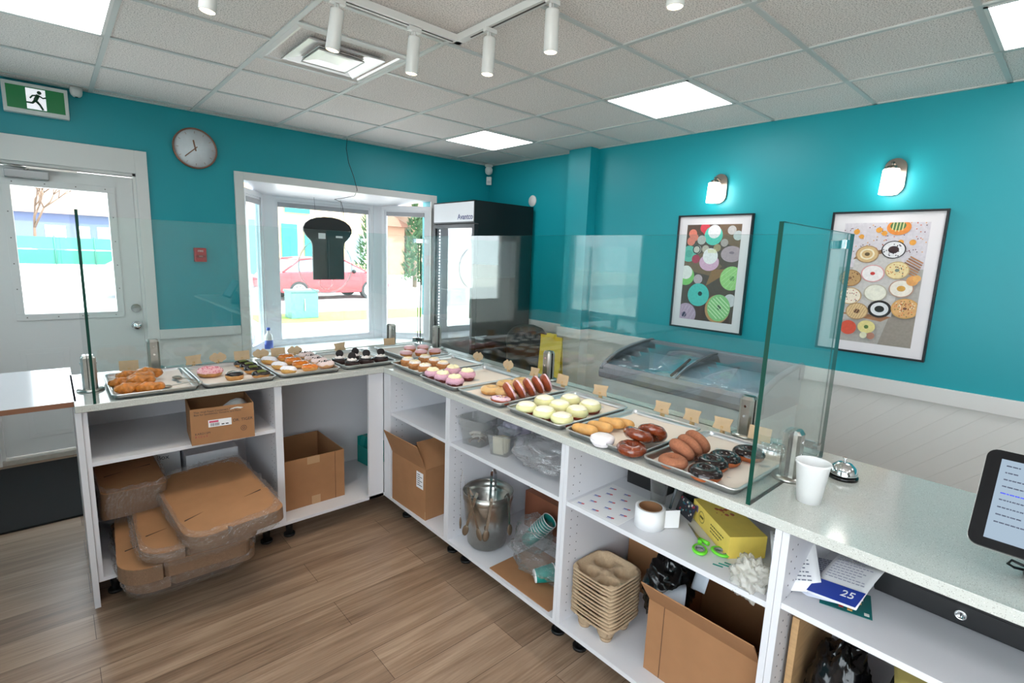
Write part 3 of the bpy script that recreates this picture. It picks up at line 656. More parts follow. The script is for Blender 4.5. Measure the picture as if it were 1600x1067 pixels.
def car(loc, rz, body, label, name='car', L=4.5, hh=1.42):
    t = thing(name, label, 'car', loc, rz)
    BM = mat('paint_%d' % body[0], body, .25, coat=.6); W2 = .86
    prof = [(-L/2,.38),(-L/2-.02,.72),(-L/2+.16,.92),(-L/2+.42,.98),(-.98,1.0),(1.02,.99),(L/2-.55,.88),(L/2-.12,.74),(L/2,.52),(L/2-.05,.30),(L/2-.6,.24),(-L/2+.5,.24)]
    f = MB().xf(Matrix.Rotation(PI/2,4,'X')); f.prism(prof,-W2,W2,False); o = f.build('body_shell', BM, t)
    m = o.modifiers.new('b','BEVEL'); m.width = .07; m.segments = 3
    roof = [(-L/2+.35,.97),(-L/2+.95,hh-.06),(-L/2+1.4,hh),(.1,hh),(.45,hh-.06),(1.25,.97)]
    f = MB()
    lo = [(x,z) for x,z in roof]
    a = [f.v((x,-W2+(.03 if z<1.1 else .17),z)) for x,z in lo]; b = [f.v((x,W2-(.03 if z<1.1 else .17),z)) for x,z in lo]
    f.f(a); f.f(b[::-1])
    for i in range(len(lo)): f.f([a[i],a[(i+1)%len(lo)],b[(i+1)%len(lo)],b[i]])
    f.build('cabin_glass', mat('car_glass',(120,128,136),.1), t)
    f = MB(); rr = [(x,z+.012) for x,z in roof[1:5]]
    a = [f.v((x,-W2+.16,z)) for x,z in rr]; b = [f.v((x,W2-.16,z)) for x,z in rr]
    for i in range(3): f.f([a[i],a[i+1],b[i+1],b[i]])
    for s in (-1,1):
        yy = s*(W2-.17); yb = s*(W2-.04)
        for x0,z0,x1,z1 in ((-L/2+.35,.97,-L/2+.97,hh-.05),(-.45,.97,-.42,hh),(1.25,.97,.43,hh-.05)):
            f.tube([(x0,yb,z0),(x1,yy,z1)],.035,6)
        f.tube([(-L/2+.95,yy,hh-.04),(-L/2+1.4,yy,hh+.01),(.1,yy,hh+.01),(.45,yy,hh-.04)],.035,6)
    f.build('roof', BM, t)
    for x in (-L/2+.85, L/2-.88):
        for s in (-1,1):
            y0 = s*(W2-.2); y1 = s*(W2+.01)
            wz = MB().cyl((x,y0,.33),(x,y1,.33),.33,n=28).build('wheel', mat('tyre',(48,48,50),.8), t)
            g = MB().cyl((x,y1,.33),(x,y1+s*.012,.33),.235,n=28)
            for k in range(9):
                q = 2*PI*k/9; g.slot(1); c_ = (x+.165*math.cos(q), y1+s*.012, .33+.165*math.sin(q)); g.cyl(c_,(c_[0],c_[1]+s*.004,c_[2]),.028,n=8); g.slot(0)
            g.build('hubcap', [mat('hubcap_silver',(226,226,230),.3,.3), mat('tyre',(48,48,50),.8)], wz)
    for s in (-1,1): MB().sphere((.62,s*(W2+.12),1.0),.1,sc=(.7,1,.75)).build('side_mirror', BLACKM, t)
    MB().box(L/2-.22,L/2-.03,-W2+.1,-W2+.45,.6,.74,bev=.02).box(L/2-.22,L/2-.03,W2-.45,W2-.1,.6,.74,bev=.02).build('headlights', mat('lamp_clear',(235,236,240),.15), t)
    return t
car((3.55,13.75,GZ), math.radians(5), (160,46,56), 'red hatchback parked across the street, seen through the bay window', L=4.4)
car((-.6,15.8,GZ), math.radians(3), (170,176,186), 'silver car behind the red one, seen in the left bay pane', L=4.5)
# utility cabinet
t = thing('utility_cabinet', 'pale green utility cabinet on the verge outside the window', 'utility box', (.86,8.6,GZ))
bx(-.34,.34,-.25,.25,.0,.66,bev=.02).build('body', mat('pale_green_metal',(84,126,126),.5), t); bx(-.36,.36,-.27,.27,.66,.72,bev=.015).build('lid', mat('pale_green_metal',(84,126,126),.5), t)
bx(-.02,.0,-.27,-.25,.2,.5).build('latch', STEEL, t)
# newspaper box close outside
t = thing('newspaper_box', 'grey newspaper box with red panel outside the left bay pane', 'newspaper box', (-2.15,2.6,GZ))
bx(-.2,.2,-.2,.2,.0,.62,bev=.02).build('body', mat('news_grey',(120,124,136),.5), t); bx(-.17,.10,-.06,.0,.64,.98,bev=.01).build('red_panel', REDP, t); bx(-.10,.02,-.065,-.06,.76,.86).build('white_patch', WHITEP, t)
# bottle on the bay sill
t = thing('spray_bottle', 'small white bottle with blue label on the bay window sill', 'bottle', (-2.46,.13,SZ))
MB().lathe([(0,0),(.034,0),(.036,.01),(.036,.13),(.028,.16),(.013,.175),(.013,.20),(0,.20)],20).build('bottle_body', WHITE, t)
MB().lathe([(.0365,.03),(.0368,.03),(.0368,.11),(.0365,.11)],20).build('label', mat('blue_label',(60,96,190),.4), t); MB().cyl((0,0,.2),(0,0,.225),.016,n=12).build('cap', mat('blue_label',(60,96,190),.4), t)

def house(name, label, x0, x1, y, d, h, wall, roof, win, z=GZ, rf=1.4, accents=()):
    t = thing(name, label, 'building', ((x0+x1)/2,y+d/2,z)); w = x1-x0
    bx(-w/2,w/2,-d/2,d/2,0,h).build('walls', mat('wall_%d_%d_%d' % wall, wall, .9, var=.05), t)
    if rf:
        f = MB(); o_ = .5; e = [(-w/2-o_,-d/2-o_,h),(w/2+o_,-d/2-o_,h),(w/2+o_,d/2+o_,h),(-w/2-o_,d/2+o_,h)]; r0, r1 = (-w/2+d*.25,0,h+rf),(w/2-d*.25,0,h+rf)
        v = [f.v(p) for p in e]; a, b = f.v(r0), f.v(r1); f.f([v[0],v[1],b,a]); f.f([v[1],v[2],b]); f.f([v[2],v[3],a,b]); f.f([v[3],v[0],a]); f.f(v[::-1])
        f.build('roof', mat('roof_%d_%d_%d' % roof, roof, .9, var=.1, vscale=3), t)
    else: bx(-w/2-.2,w/2+.2,-d/2-.2,d/2+.2,h,h+.3).build('roof', mat('roof_%d_%d_%d' % roof, roof, .9), t)
    for a in win:
        f = bx(a[0],a[1],-d/2-.05,-d/2,a[2],a[3]).build('window', mat('house_trim',(225,225,225),.6), t)
        bx(a[0]+.08,a[1]-.08,-d/2-.07,-d/2-.05,a[2]+.08,a[3]-.08).build('pane', mat('house_pane',(128,138,146),.2), f)
    for nm, col, a in accents: bx(a[0],a[1],-d/2-.09,-d/2,a[2],a[3]).build(nm, mat('acc_%d_%d_%d' % col, col, .7), t)
    return t
TQ = (40,140,136)
house('house','cream building with turquoise doors and panels across the street',1.0,10.8,24,8,5.2,(186,160,124),(150,128,108),[(3.0,4.2,1.0,2.6)],rf=1.2,
      accents=[('turquoise_panel',TQ,(-.3,1.0,3.6,4.3)),('turquoise_garage_door',(84,158,160),(-3.4,-1.3,.3,3.1)),('turquoise_door',TQ,(-.5,.3,.4,3.0)),('turquoise_door',TQ,(.7,1.2,.4,2.9))])
house('house','pale brick house furthest right, through the right bay pane',17.5,27,30,8,5.0,(176,150,130),(140,110,92),[(-3,-1.6,3.0,4.4),(.2,1.6,3.0,4.4),(2.8,4.0,3.0,4.4),(-2.4,-1.0,.8,2.2)],rf=1.6)
house('house','brown roofed house behind the red car',12.2,16.8,31,7,3.6,(150,120,100),(110,76,60),[(-1.5,-.5,1,2.3)],rf=2.2)
car((14.9,21.3,GZ), math.radians(12), (90,102,122), 'grey blue car parked far off, through the right bay pane', L=4.4)
def conifer(x, y, h, r, label, col=(58,84,50)):
    t = thing('conifer_tree', label, 'tree', (x,y,GZ), group='upright evergreens across the street')
    MB().cyl((0,0,0),(0,0,h*.3),.12,n=8).build('trunk', mat('bark',(96,80,66),.9), t)
    f = MB(); rnd = random.Random(int(x*10))
    for k in range(420):
        q = rnd.random(); zz = .25*h*0+.3+q*(h-.3); rr = r*(1-q)**.7*(.55+.5*rnd.random()); a = rnd.random()*2*PI
        p = Vector((rr*math.cos(a), rr*math.sin(a), zz)); d = Vector((math.cos(a),math.sin(a),1.2)).normalized()*.28; s_ = Vector((-math.sin(a),math.cos(a),0))*.09
        f.f([f.v(p-s_),f.v(p+s_),f.v(p+d)])
    f.build('foliage', mat('foliage_%d' % col[0], col, .9, var=.25, vscale=2), t, merge=False)
conifer(7.6,18.2,4.6,.85,'upright green conifer left of the street view in the right bay pane')
conifer(10.0,18.2,4.2,.8,'upright conifer behind the red car bonnet, middle bay pane')
conifer(11.3,19.5,3.6,1.0,'shorter conifer further right in the right bay pane',(70,98,58))
# seen through the door
t = thing('mesh_fence', 'long green screened fence seen through the door glass', 'fence', (-3.5,42,GZ))
bx(-7,7,-.01,.01,.05,1.0).build('lower_screen', mat('screen_green',(30,110,92),.7), t); bx(-7,7,-.01,.01,1.06,1.85).build('upper_screen', mat('screen_green2',(50,130,112),.7), t)
for i in range(7): MB().cyl((-6.3+i*2.1,-.05,0),(-6.3+i*2.1,-.05,1.95),.035,n=8).build('fence_post', mat('post_green',(50,110,100),.6), t)
house('house','long low blue building behind the green fence, through the door glass',-14,6,62,9,4.1,(84,96,128),(120,104,96),[(6.3,7.6,.6,3.0),(10.2-10.1,1.6,1.0,3.0),(4.0,5.0,1.0,3.0)],rf=3.0,
      accents=[('white_door',(225,225,228),(8.6,9.6,.2,3.0)),('white_door',(225,225,228),(2.2,3.4,.2,3.0))])
car((-6.2,50,GZ), math.radians(4), (216,218,224), 'white car beyond the fence, left in the door glass'); car((-1.0,50.5,GZ), math.radians(184), (220,214,214), 'white car beyond the fence, right in the door glass')
t = thing('bare_tree', 'bare branching tree above the blue building, through the door glass', 'tree', (-4.6,55,GZ))
f = MB(); rnd = random.Random(11)
def branch(p, d, L, r, n):
    q = p+d*L; f.tube([p,(p+q)/2+Vector((rnd.uniform(-.1,.1),0,0))*L,q],[r,r*.85,r*.65],6)
    if n: 
        for _ in range(3): branch(q, (d+Vector((rnd.uniform(-.7,.7),rnd.uniform(-.4,.4),rnd.uniform(-.1,.4)))).normalized(), L*.72, r*.6, n-1)
branch(Vector((0,0,0)),Vector((.02,0,1)),2.6,.16,4); f.build('branches', mat('bark2',(92,74,60),.9), t)
# ================================================================ COUNTER
WT0, WT1 = .88, .91
o = MB().prism([(-3.89,-2.19),(-2.52,-2.19),(-2.52,-6.2),(-1.85,-6.2),(-1.85,-1.54),(-3.89,-1.54)], WT0, WT1).build('countertop', M_quartz)
m = o.modifiers.new('b','BEVEL'); m.width = .002; m.segments = 1
tag(o, 'L-shaped white speckled quartz worktop carrying the donut trays', 'countertop')
PEG = mat('peg_hole',(96,96,102),.8)
def cabinet(name_loc, rz, w, label, shelf=.635, depth=.585, stile=0., legs=True, hs=True):
    t = thing('base_cabinet', label, 'cabinet', (name_loc[0],name_loc[1],0), rz, group='white open base cabinets under the worktop')
    p = .018; z0, z1 = .11, WT0-.001
    bx(0,p,0,depth,z0,z1).build('side_panel', MELA, t); bx(w-p,w,0,depth,z0,z1).build('side_panel', MELA, t)
    bx(p,w-p,depth-.008,depth,z0,z1).build('back_panel', MELA, t)
    bx(p,w-p,0,depth-.008,z0,z0+p).build('bottom_panel', MELA, t)
    if shelf: bx(p,w-p,.004,depth-.008,shelf,shelf+p,bev=.001).build('shelf', MELA, t)
    if stile: bx(w-p-stile,w-p,0,.018,z0,z1).build('stile', MELA, t)
    if hs: 
        f = MB()
        for x in (p+.0004, w-p-.0004-(0)):
            for yy in (.037,.075):
                for k in range(19):
                    z = .17+k*.036
                    f.cyl((x-.0003,yy,z),(x+.0003,yy,z),.0026,n=6,smooth=False)
        f.build('peg_holes', PEG, t)
    for x in (.06,w-.06):
        for y in (.09,depth-.08): MB().cyl((x,y,.0),(x,y,.012),.03,n=14).cyl((x,y,.012),(x,y,z0),.017,.02,n=14).build('leg', BLACKM, t)
    return t
FX, FY = -2.51, -2.17
cabinet((-3.870,FY),0,.768,'white open cabinet at the left end, holding taped stacks of flat boxes')
cabinet((-3.102,FY),0,1.10,'white open corner cabinet holding one large open carton',shelf=0,stile=.48*0+.0)
o = bx(-2.607,-2.515,FY,FY+.018,.11,WT0-.001).build('corner_filler', MELA); tag(o,'white filler strip in the inner corner, on the left counter run','filler strip')
o = bx(FX,FX+.018,-2.232,FY-.001,.11,WT0-.001).build('corner_filler', MELA); tag(o,'white filler strip in the inner corner, on the right counter run','filler strip')
o = bx(-3.892,-3.871,FY-.012,-1.56,0,WT0-.001).build('end_panel', MELA); tag(o,'white full height end panel at the left end of the counter','end panel')
R90 = -PI/2
cabinet((FX,-2.233),R90,.592,'white open cabinet nearest the inner corner on the right run, holding a labelled carton')
cabinet((FX,-2.826),R90,.778,'white open cabinet holding the steel bucket and clear tubs')
cabinet((FX,-3.605),R90,.785,'white open cabinet holding the sticker sheet and pulp drink carriers')
cabinet((FX,-4.391),R90,.90,'white open cabinet at the right edge, holding the cash drawer',shelf=.655)
# lift-up flap
t = thing('counter_flap', 'white lift-up counter flap with brown edge at the left', 'counter flap', (-4.31,-1.72,.91))
bx(-.43,.43,-.385,.385,-.022,.0,bev=.001).build('flap_board', mat('gloss_white_laminate',(226,225,230),.14), t)
bx(-.43,.432,-.3865,-.3852,-.022,-.001).build('edge_strip', mat('brown_edge',(140,92,66),.6), t)
f = MB(); f.box(.40,.43,.30,.34,-.032,-.022).box(.40,.43,-.34,-.30,-.032,-.022); f.build('hinge', STEEL, t)
f = MB(); f.box(.36,.41,.335,.343,0,.0012).box(.36,.41,-.345,-.337,0,.0012); f.build('hinge_pin', STEEL, t)

# ---------------------------------------------------------------- sneeze guard
GT = 1.69
def glass_panel(x0,x1,y0,y1,label,r=0.):
    f = MB()
    P = [(x0,y0,WT1),(x1,y0,WT1),(x1,y1,WT1),(x0,y1,WT1),(x0,y0,GT),(x1,y0,GT),(x1,y1,GT),(x0,y1,GT)]
    v = [f.v(p) for p in P]; thin_x = (x1-x0) < (y1-y0)
    for q in ((0,3,2,1),(4,5,6,7),(0,1,5,4),(1,2,6,5),(2,3,7,6),(3,0,4,7)):
        ys = {P[i][1] for i in q}; xs = {P[i][0] for i in q}
        broad = (len(xs) == 1) if thin_x else (len(ys) == 1)
        f.slot(0 if broad else 1).f([v[i] for i in q])
    o = f.build('glass_guard', [GLASS, GEDGE]); tag(o, label, 'glass guard', 'glass sneeze guard panels'); return o
glass_panel(-3.830,-3.820,-2.19,-1.61,'glass side panel at the left end of the counter, seen edge on')
glass_panel(-3.818,-1.935,-1.605,-1.595,'long glass guard panel along the left counter run')
glass_panel(-1.925,-1.915,-4.278,-1.612,'long glass guard panel along the right counter run')
glass_panel(-2.505,-1.915,-4.296,-4.284,'glass side panel with thick green edge beside the foam cup')
def spigot(x, y, rz, label):
    t = thing('glass_clamp', label, 'glass clamp', (x,y,WT1), rz, 'steel clamps holding the glass guard')
    MB().lathe([(0,0),(.05,0),(.05,.006),(.046,.010),(0,.010)],4 and 28).xf().build('base_plate', STEEL, t)
    for s in (-1,1):
        f = MB(); a = [( -.0255, s*.0065),(.0255, s*.0065),(.0255, s*.019),(.016,s*.027),(-.016,s*.027),(-.0255,s*.019)]
        z0, z1, z2 = .010, .150, .162
        A = [f.v((x_,y_,z0)) for x_,y_ in a]; B = [f.v((x_,y_,z1)) for x_,y_ in a]; D_ = [f.v((x_*.8,s*.0065+(y_-s*.0065)*.6,z2)) for x_,y_ in a]
        for P, Q in ((A,B),(B,D_)):
            for i in range(6): f.f([P[i],P[(i+1)%6],Q[(i+1)%6],Q[i]])
        f.f(A); f.f(D_); f.build('clamp_half', STEEL if s<0 else STEEL, t)
        for z in (.085,.125): MB().cyl((0,s*.0265,z),(0,s*.030,z),.0052,n=12).build('bolt', CHROME, t)
    bx(-.025,.025,-.0062,-.0052,.012,.15).build('gasket', BLACKM, t); bx(-.025,.025,.0052,.0062,.012,.15).build('gasket', BLACKM, t)
    # keep the clamp halves off the glass
spigot(-3.825,-1.93,PI/2,'steel clamp of the left end side panel')
spigot(-3.545,-1.60,0,'steel clamp behind the tray of golden fritters')
spigot(-2.15,-1.60,0,'steel clamp on the left run nearest the glass corner, before the right bay pane')
spigot(-1.92,-1.83,PI/2,'steel clamp on the right run nearest the glass corner, before the black fridge')
spigot(-1.92,-2.93,PI/2,'steel clamp beside the sprinkled donuts')
spigot(-1.92,-4.02,PI/2,'steel clamp at the back of the chocolate ring tray')
spigot(-2.21,-4.29,0,'steel clamp of the right side panel behind the foam cup')
def clip(x, y, z, rz, label):
    t = thing('glass_corner_clip', label, 'glass clip', (x,y,z), rz, 'chrome clips joining glass corners')
    bx(-.052,-.008,-.009,.009,-.015,.015,bev=.002).build('clip_arm', CHROME, t)
    bx(-.009,.009,-.052,-.008,-.015,.015,bev=.002).build('clip_arm', CHROME, t)
    MB().cyl((0,0,-.013),(0,0,.013),.006,n=10).build('pin', mat('gasket_dark',(30,30,32),.5), t)
clip(-1.924,-1.604,1.655,0,'chrome clip high on the glass corner before the right bay pane')
clip(-1.924,-1.604,.945,0,'chrome clip low on the glass corner by the pink muffins')
clip(-1.916,-4.282,1.655,-PI/2,'chrome clip high on the right glass corner before the right picture')
clip(-1.916,-4.282,.945,-PI/2,'chrome clip low on the right glass corner by the call bell')

# ---------------------------------------------------------------- trays
def rr_pts(hx, hy, r, n=5):
    P = []
    for cx, cy, a0 in ((hx-r,hy-r,0),(-hx+r,hy-r,PI/2),(-hx+r,-hy+r,PI),(hx-r,-hy+r,1.5*PI)):
        for k in range(n+1): a = a0+PI/2*k/n; P.append((cx+r*math.cos(a), cy+r*math.sin(a)))
    return P
def make_tray(label):
    t = thing('baking_tray', label, 'tray', group='aluminium half sheet trays on the counter')
    f = MB(); L = [(.150,.215,.018,.0015),(.1555,.2205,.022,.022),(.1555,.2205,.022,.0235)]
    rings = [[f.v((x,y,z)) for x,y in rr_pts(a,b,r)] for a,b,r,z in L]
    for P, Q in zip(rings, rings[1:]):
        for i in range(len(P)): f.f([P[i],P[(i+1)%len(P)],Q[(i+1)%len(P)],Q[i]], True)
    f.f(rings[0]); o = f.build('pan', ALU, t); m = o.modifiers.new('s','SOLIDIFY'); m.thickness = .0012
    f = MB(); P = rr_pts(.160,.225,.026); n = len(P)
    def rim(u, v):
        i = int(round(u*n)) % n; a = 2*PI*v; p = Vector((P[i][0],P[i][1],.0225)); c = Vector((P[i][0],P[i][1],0)).normalized()
        nx = Vector((P[i][0]-max(-.134,min(.134,P[i][0])), P[i][1]-max(-.199,min(.199,P[i][1])),0)); nx = nx.normalized() if nx.length else c
        return p + nx*math.cos(a)*.005 + Vector((0,0,1))*math.sin(a)*.0032
    f.grid(n, 8, rim, cu=True, cv=True); f.build('rolled_rim', ALU, t)
    return t
TR = {}
TRAYS = [
 ('T1',(-3.605,-1.955),0,'half sheet tray at the far left, holding golden fritters and tongs'),
 ('T2',(-3.268,-1.955),0,'half sheet tray holding the pink donut and green-topped bars'),
 ('T3',(-2.925,-1.94),0,'half sheet tray holding three rows of cream bars'),
 ('T4',(-2.577,-1.925),.02,'half sheet tray holding cookie-topped chocolate cakes'),
 ('T5',(-2.165,-1.90),.0,'half sheet tray in the counter corner, holding pink-iced muffins'),
 ('T6',(-2.255,-2.352),R90,'half sheet tray holding brown muffins with white icing'),
 ('T7',(-2.275,-2.700),R90,'half sheet tray holding cream-topped pink cakes'),
 ('T8',(-2.270,-3.035),R90,'half sheet tray holding plain rings and sprinkled donuts'),
 ('T9',(-2.270,-3.395),R90,'half sheet tray holding pale yellow cream cakes'),
 ('T10',(-2.275,-3.745),R90,'half sheet tray holding finger cakes and glazed pastries'),
 ('T11',(-2.270,-4.090),R90,'half sheet tray nearest the foam cup, holding ring donuts')]
proto = None
for k, xy, rz, lb in TRAYS:
    dz = .004 if k in ('T6',) else 0
    if proto is None: proto = make_tray(lb); o = proto; o.location = (*xy,WT1); o.rotation_euler = (0,0,rz)
    else: o = dup(proto, (*xy,WT1+dz), (0,0,rz), lb)
    TR[k] = (xy, rz, WT1+dz)
# parchment liners
def parchment(k, seed, label, over=.0):
    xy, rz, z = TR[k]; f = MB(); hx, hy = .146, .211
    def fn(u, v):
        x = -hx+2*hx*u; y = -hy+2*hy*v; e = max(abs(x)/hx, abs(y)/hy)
        zz = .0030 + .0012*noise.noise(Vector((x*14+seed, y*14, seed))) + (max(0,e-.9)*10)**2*.003
        if over and v > .8 and u > .5: zz += over*((v-.8)/.2)*((u-.5)/.5)
        return Vector((x, y, max(zz,.0022)))
    f.grid(18, 24, fn); o = f.build('parchment_sheet', PARCH, loc=(*xy,z)); o.rotation_euler = (0,0,rz)
    tag(o, label, 'parchment paper', 'parchment liners in the trays')
for i, (k, lb) in enumerate([('T1','parchment liner under the golden fritters and tongs'),('T2','parchment liner under the pink donut and green-topped bars'),('T3','parchment liner under the rows of cream bars'),('T4','parchment liner under the cookie-topped chocolate cakes'),('T5','parchment liner under the pink-iced muffins'),('T6','parchment liner under the brown muffins with white icing'),('T7','parchment liner under the cream-topped pink cakes'),('T8','parchment liner under the plain rings and sprinkled donuts'),('T9','parchment liner under the pale yellow cream cakes'),('T10','parchment liner under the finger cakes and glazed pastries'),('T11','parchment liner under the chocolate and sugared rings')]):
    parchment(k, i*3.1, lb, .012 if k in ('T1','T6','T10') else 0)

# ---------------------------------------------------------------- pastries
def dmat(name, col, rough=.6, **k): return mat(name, col, rough, sss=.0, **k)
D_PLAIN = dmat('fried_dough',(206,150,88),var=.12,vscale=70,bump=.2,bscale=200); D_GOLD = dmat('golden_dough',(192,116,42),.35,var=.40,vscale=45,bump=.5,bscale=120)
D_RED = dmat('dark_red_cake',(120,48,30),var=.15); D_BRN = dmat('brown_crumb',(186,124,72),var=.18,vscale=80,bump=.4,bscale=220); D_ORNG = dmat('orange_brown_cake',(196,120,62),var=.15,bump=.3,bscale=220)
D_CHOC = dmat('chocolate_cake',(52,30,26),var=.15,bump=.4,bscale=200); D_CINN = dmat('sugared_dough',(168,106,76),.85,var=.16,vscale=160,bump=.6,bscale=420)
I_CHOC = dmat('dark_chocolate_icing',(34,24,24),.16); I_PINK = dmat('pink_icing',(240,184,186),.3,var=.04); I_PINK2 = dmat('deep_pink_coconut',(228,176,196),.8,var=.12,vscale=200,bump=.8,bscale=350)
I_WHITE = dmat('white_icing',(244,232,226),.35,var=.03); I_CREAM = dmat('pale_cream',(250,238,196),.4,var=.04); I_YEL = dmat('yellow_green_cream',(226,222,166),.35,var=.03); I_SUG = dmat('powder_sugar',(238,232,236),.9,var=.05,vscale=90,bump=.4,bscale=300)
I_CARA = dmat('caramel_glaze',(206,112,24),.12,var=.15,vscale=60,coat=.5); I_GREEN = dmat('pistachio_crumb',(98,106,44),.8,var=.35,vscale=220,bump=.7,bscale=400); I_GLAZE = dmat('brown_glaze',(118,50,22),.10,var=.35,vscale=55,bump=.5,bscale=110,coat=.7)
I_TAN = dmat('tan_glaze',(212,170,112),.3,var=.08)
SPR = [dmat('sprinkle_%d'%i, c, .5) for i, c in enumerate([(200,70,110),(240,240,240),(110,70,150),(235,190,80),(70,120,170)])]
def torus(f, R_, rx, rz, zc, a0=0., a1=2*PI, nu=32, nv=16, off=0., wave=0., seed=0., closed=True, lump=0.):
    def fn(u, v):
        t = 2*PI*u
        lo, hi = a0, a1
        if wave: w_ = wave*noise.noise(Vector((math.cos(t)*2+seed, math.sin(t)*2, seed))); lo, hi = a0-w_, a1+w_*.7
        a = lo+(hi-lo)*v
        k = 1+(lump*noise.noise(Vector((math.cos(t)*1.8+seed, math.sin(t)*1.8, math.cos(a)+seed))) if lump else 0)
        r = R_+(rx*k+off)*math.cos(a); return Vector((r*math.cos(t), r*math.sin(t), zc+(rz*k+off)*math.sin(a)))
    f.grid(nu, nv, fn, cu=True, cv=closed); return f
def sprinkles(f, n, fn, mats=5, L=.0045, r=.0011, rnd=None):
    rnd = rnd or random.Random(1)
    for _ in range(n):
        p, nrm = fn(rnd); a = rnd.random()*2*PI
        t = Vector(nrm).orthogonal().normalized(); b = Vector(nrm).cross(t); d = (t*math.cos(a)+b*math.sin(a))*L/2
        p = Vector(p)+Vector(nrm)*r*.5; f.slot(rnd.randrange(mats)); f.cyl(p-d,p+d,r,n=4,smooth=False)
    f.slot(0)
def ring_donut(dough, icing=None, label='', lump=.03, seed=0., spr=0, R_=.029, rx=.0185, rz=.0175, name='ring_donut'):
    t = thing(name, label, 'donut')
    torus(MB(), R_, rx, rz, rz*.94, lump=lump, seed=seed).build('dough', dough, t)
    if icing:
        ic = torus(MB(), R_, rx, rz, rz*.94, a0=.10, a1=PI-.15, nv=12, off=.0018, wave=.25, seed=seed, closed=False, lump=lump).build('icing', icing, t)
        if spr:
            def fn(rnd):
                a = rnd.uniform(.15,PI-.15); th = rnd.random()*2*PI; r = R_+(rx+.0018)*math.cos(a)
                return (r*math.cos(th), r*math.sin(th), rz*.94+(rz+.0018)*math.sin(a)), (math.cos(a)*math.cos(th), math.cos(a)*math.sin(th), math.sin(a))
            f = MB(); sprinkles(f, spr, fn, rnd=random.Random(int(seed*7)+3)); f.build('sprinkles', SPR, t, merge=False)
    return t
def bar(dough, icing, L=.105, w=.021, h=.018, label='', seed=0., top=None, name='cream_bar', over=.0016, cov=.1):
    t = thing(name, label, 'pastry')
    def body(off, a0, a1, closed, lump=.05, wav=0.):
        f = MB(); n = 20
        def fn(u, v):
            s = -1+2*u; prof = max(.0,(1-abs(s)**3.2))**.5; wv = wav*noise.noise(Vector((u*6+seed,seed,0)))
            a = a0-wv+(a1-a0+2*wv)*v; k = 1+lump*noise.noise(Vector((s*2+seed, math.cos(a), math.sin(a))))
            return Vector((s*(L/2+off), math.cos(a)*(w*k*prof+off*(1 if prof>0 else 0)), h+math.sin(a)*(h*k*prof+off*(1 if prof>0 else 0))))
        f.grid(n, 16, fn, cv=closed); return f
    body(0,0,2*PI,True).build('dough', dough, t)
    if icing: body(over, cov, PI-cov, False, wav=.35).build('icing', icing, t)
    if top: top(t, L, w, h, seed)
    return t
def muffin(base, frost, label='', rb=.030, rt=.037, hb=.034, rf=.035, hf=.014, top=None, lump=.12, seed=0., name='iced_muffin', sag=0.):
    t = thing(name, label, 'cake')
    def warp(p, th): return Vector((p.x,p.y,p.z))*(1) + Vector((p.x,p.y,0))*(.10*noise.noise(Vector((math.cos(th)*2.5+seed,math.sin(th)*2.5,p.z*30))))
    MB().lathe([(0,0),(rb*.9,0),(rb,.004),(rt*.95,hb*.6),(rt,hb*.85),(rt*.8,hb+.002),(0,hb+.004)],24,warp=warp).build('cake_base', base, t)
    def warp2(p, th):
        q = noise.noise(Vector((math.cos(th)*2.2+seed*3,math.sin(th)*2.2,p.z*20))); e = max(0,(p.xy.length/rf)-.7)
        return Vector((p.x*(1+lump*q), p.y*(1+lump*q), p.z-sag*max(0,q+.35)*e*2))
    MB().lathe([(0,hb-.001),(rf*.9,hb-.004),(rf,hb-.002+hf*.2),(rf*.96,hb+hf*.6),(rf*.7,hb+hf*.95),(0,hb+hf)],30,warp=warp2).build('icing', frost, t)
    if top: top(t, rf, hb+hf, seed)
    return t
def streaks(col, n=7, wd=.0016):
    def g(t, rf, z, seed):
        f = MB()
        for k in range(n):
            s = -1+2*(k+.5)/n; hl = math.sqrt(1-s*s)*rf*.8
            f.tube([(x, s*rf*.8+.001*math.sin(x*900+k), z-.0035*((x*x+(s*rf*.8)**2)/(rf*rf))*2+.0008) for x in [-hl+2*hl*i/6 for i in range(7)]], wd, 5)
        f.build('icing_streaks', col, t)
    return g
def place(proto, spots, group, labels, zb=None, rnd=None, sc=.06):
    rnd = rnd or random.Random(len(labels)+len(group)); out = []
    for i, (sp, lb) in enumerate(zip(spots, labels)):
        x, y = sp[0], sp[1]; dz = sp[2] if len(sp) > 2 else 0.; rx, ry, rz = (sp[3] if len(sp) > 3 else (0,0,None))
        rz = rnd.uniform(0,2*PI) if rz is None else rz; z = WT1+.005+dz
        if i == 0: o = proto; o.location = (x,y,z); o.rotation_euler = (rx,ry,rz); o['label'] = lb; o['group'] = group
        else: o = dup(proto, (x,y,z), (rx,ry,rz), lb, group)
        if sc: s_ = 1+rnd.uniform(-sc,sc)*.6; o.scale = (s_,s_,s_)
        out.append(o)
    return out
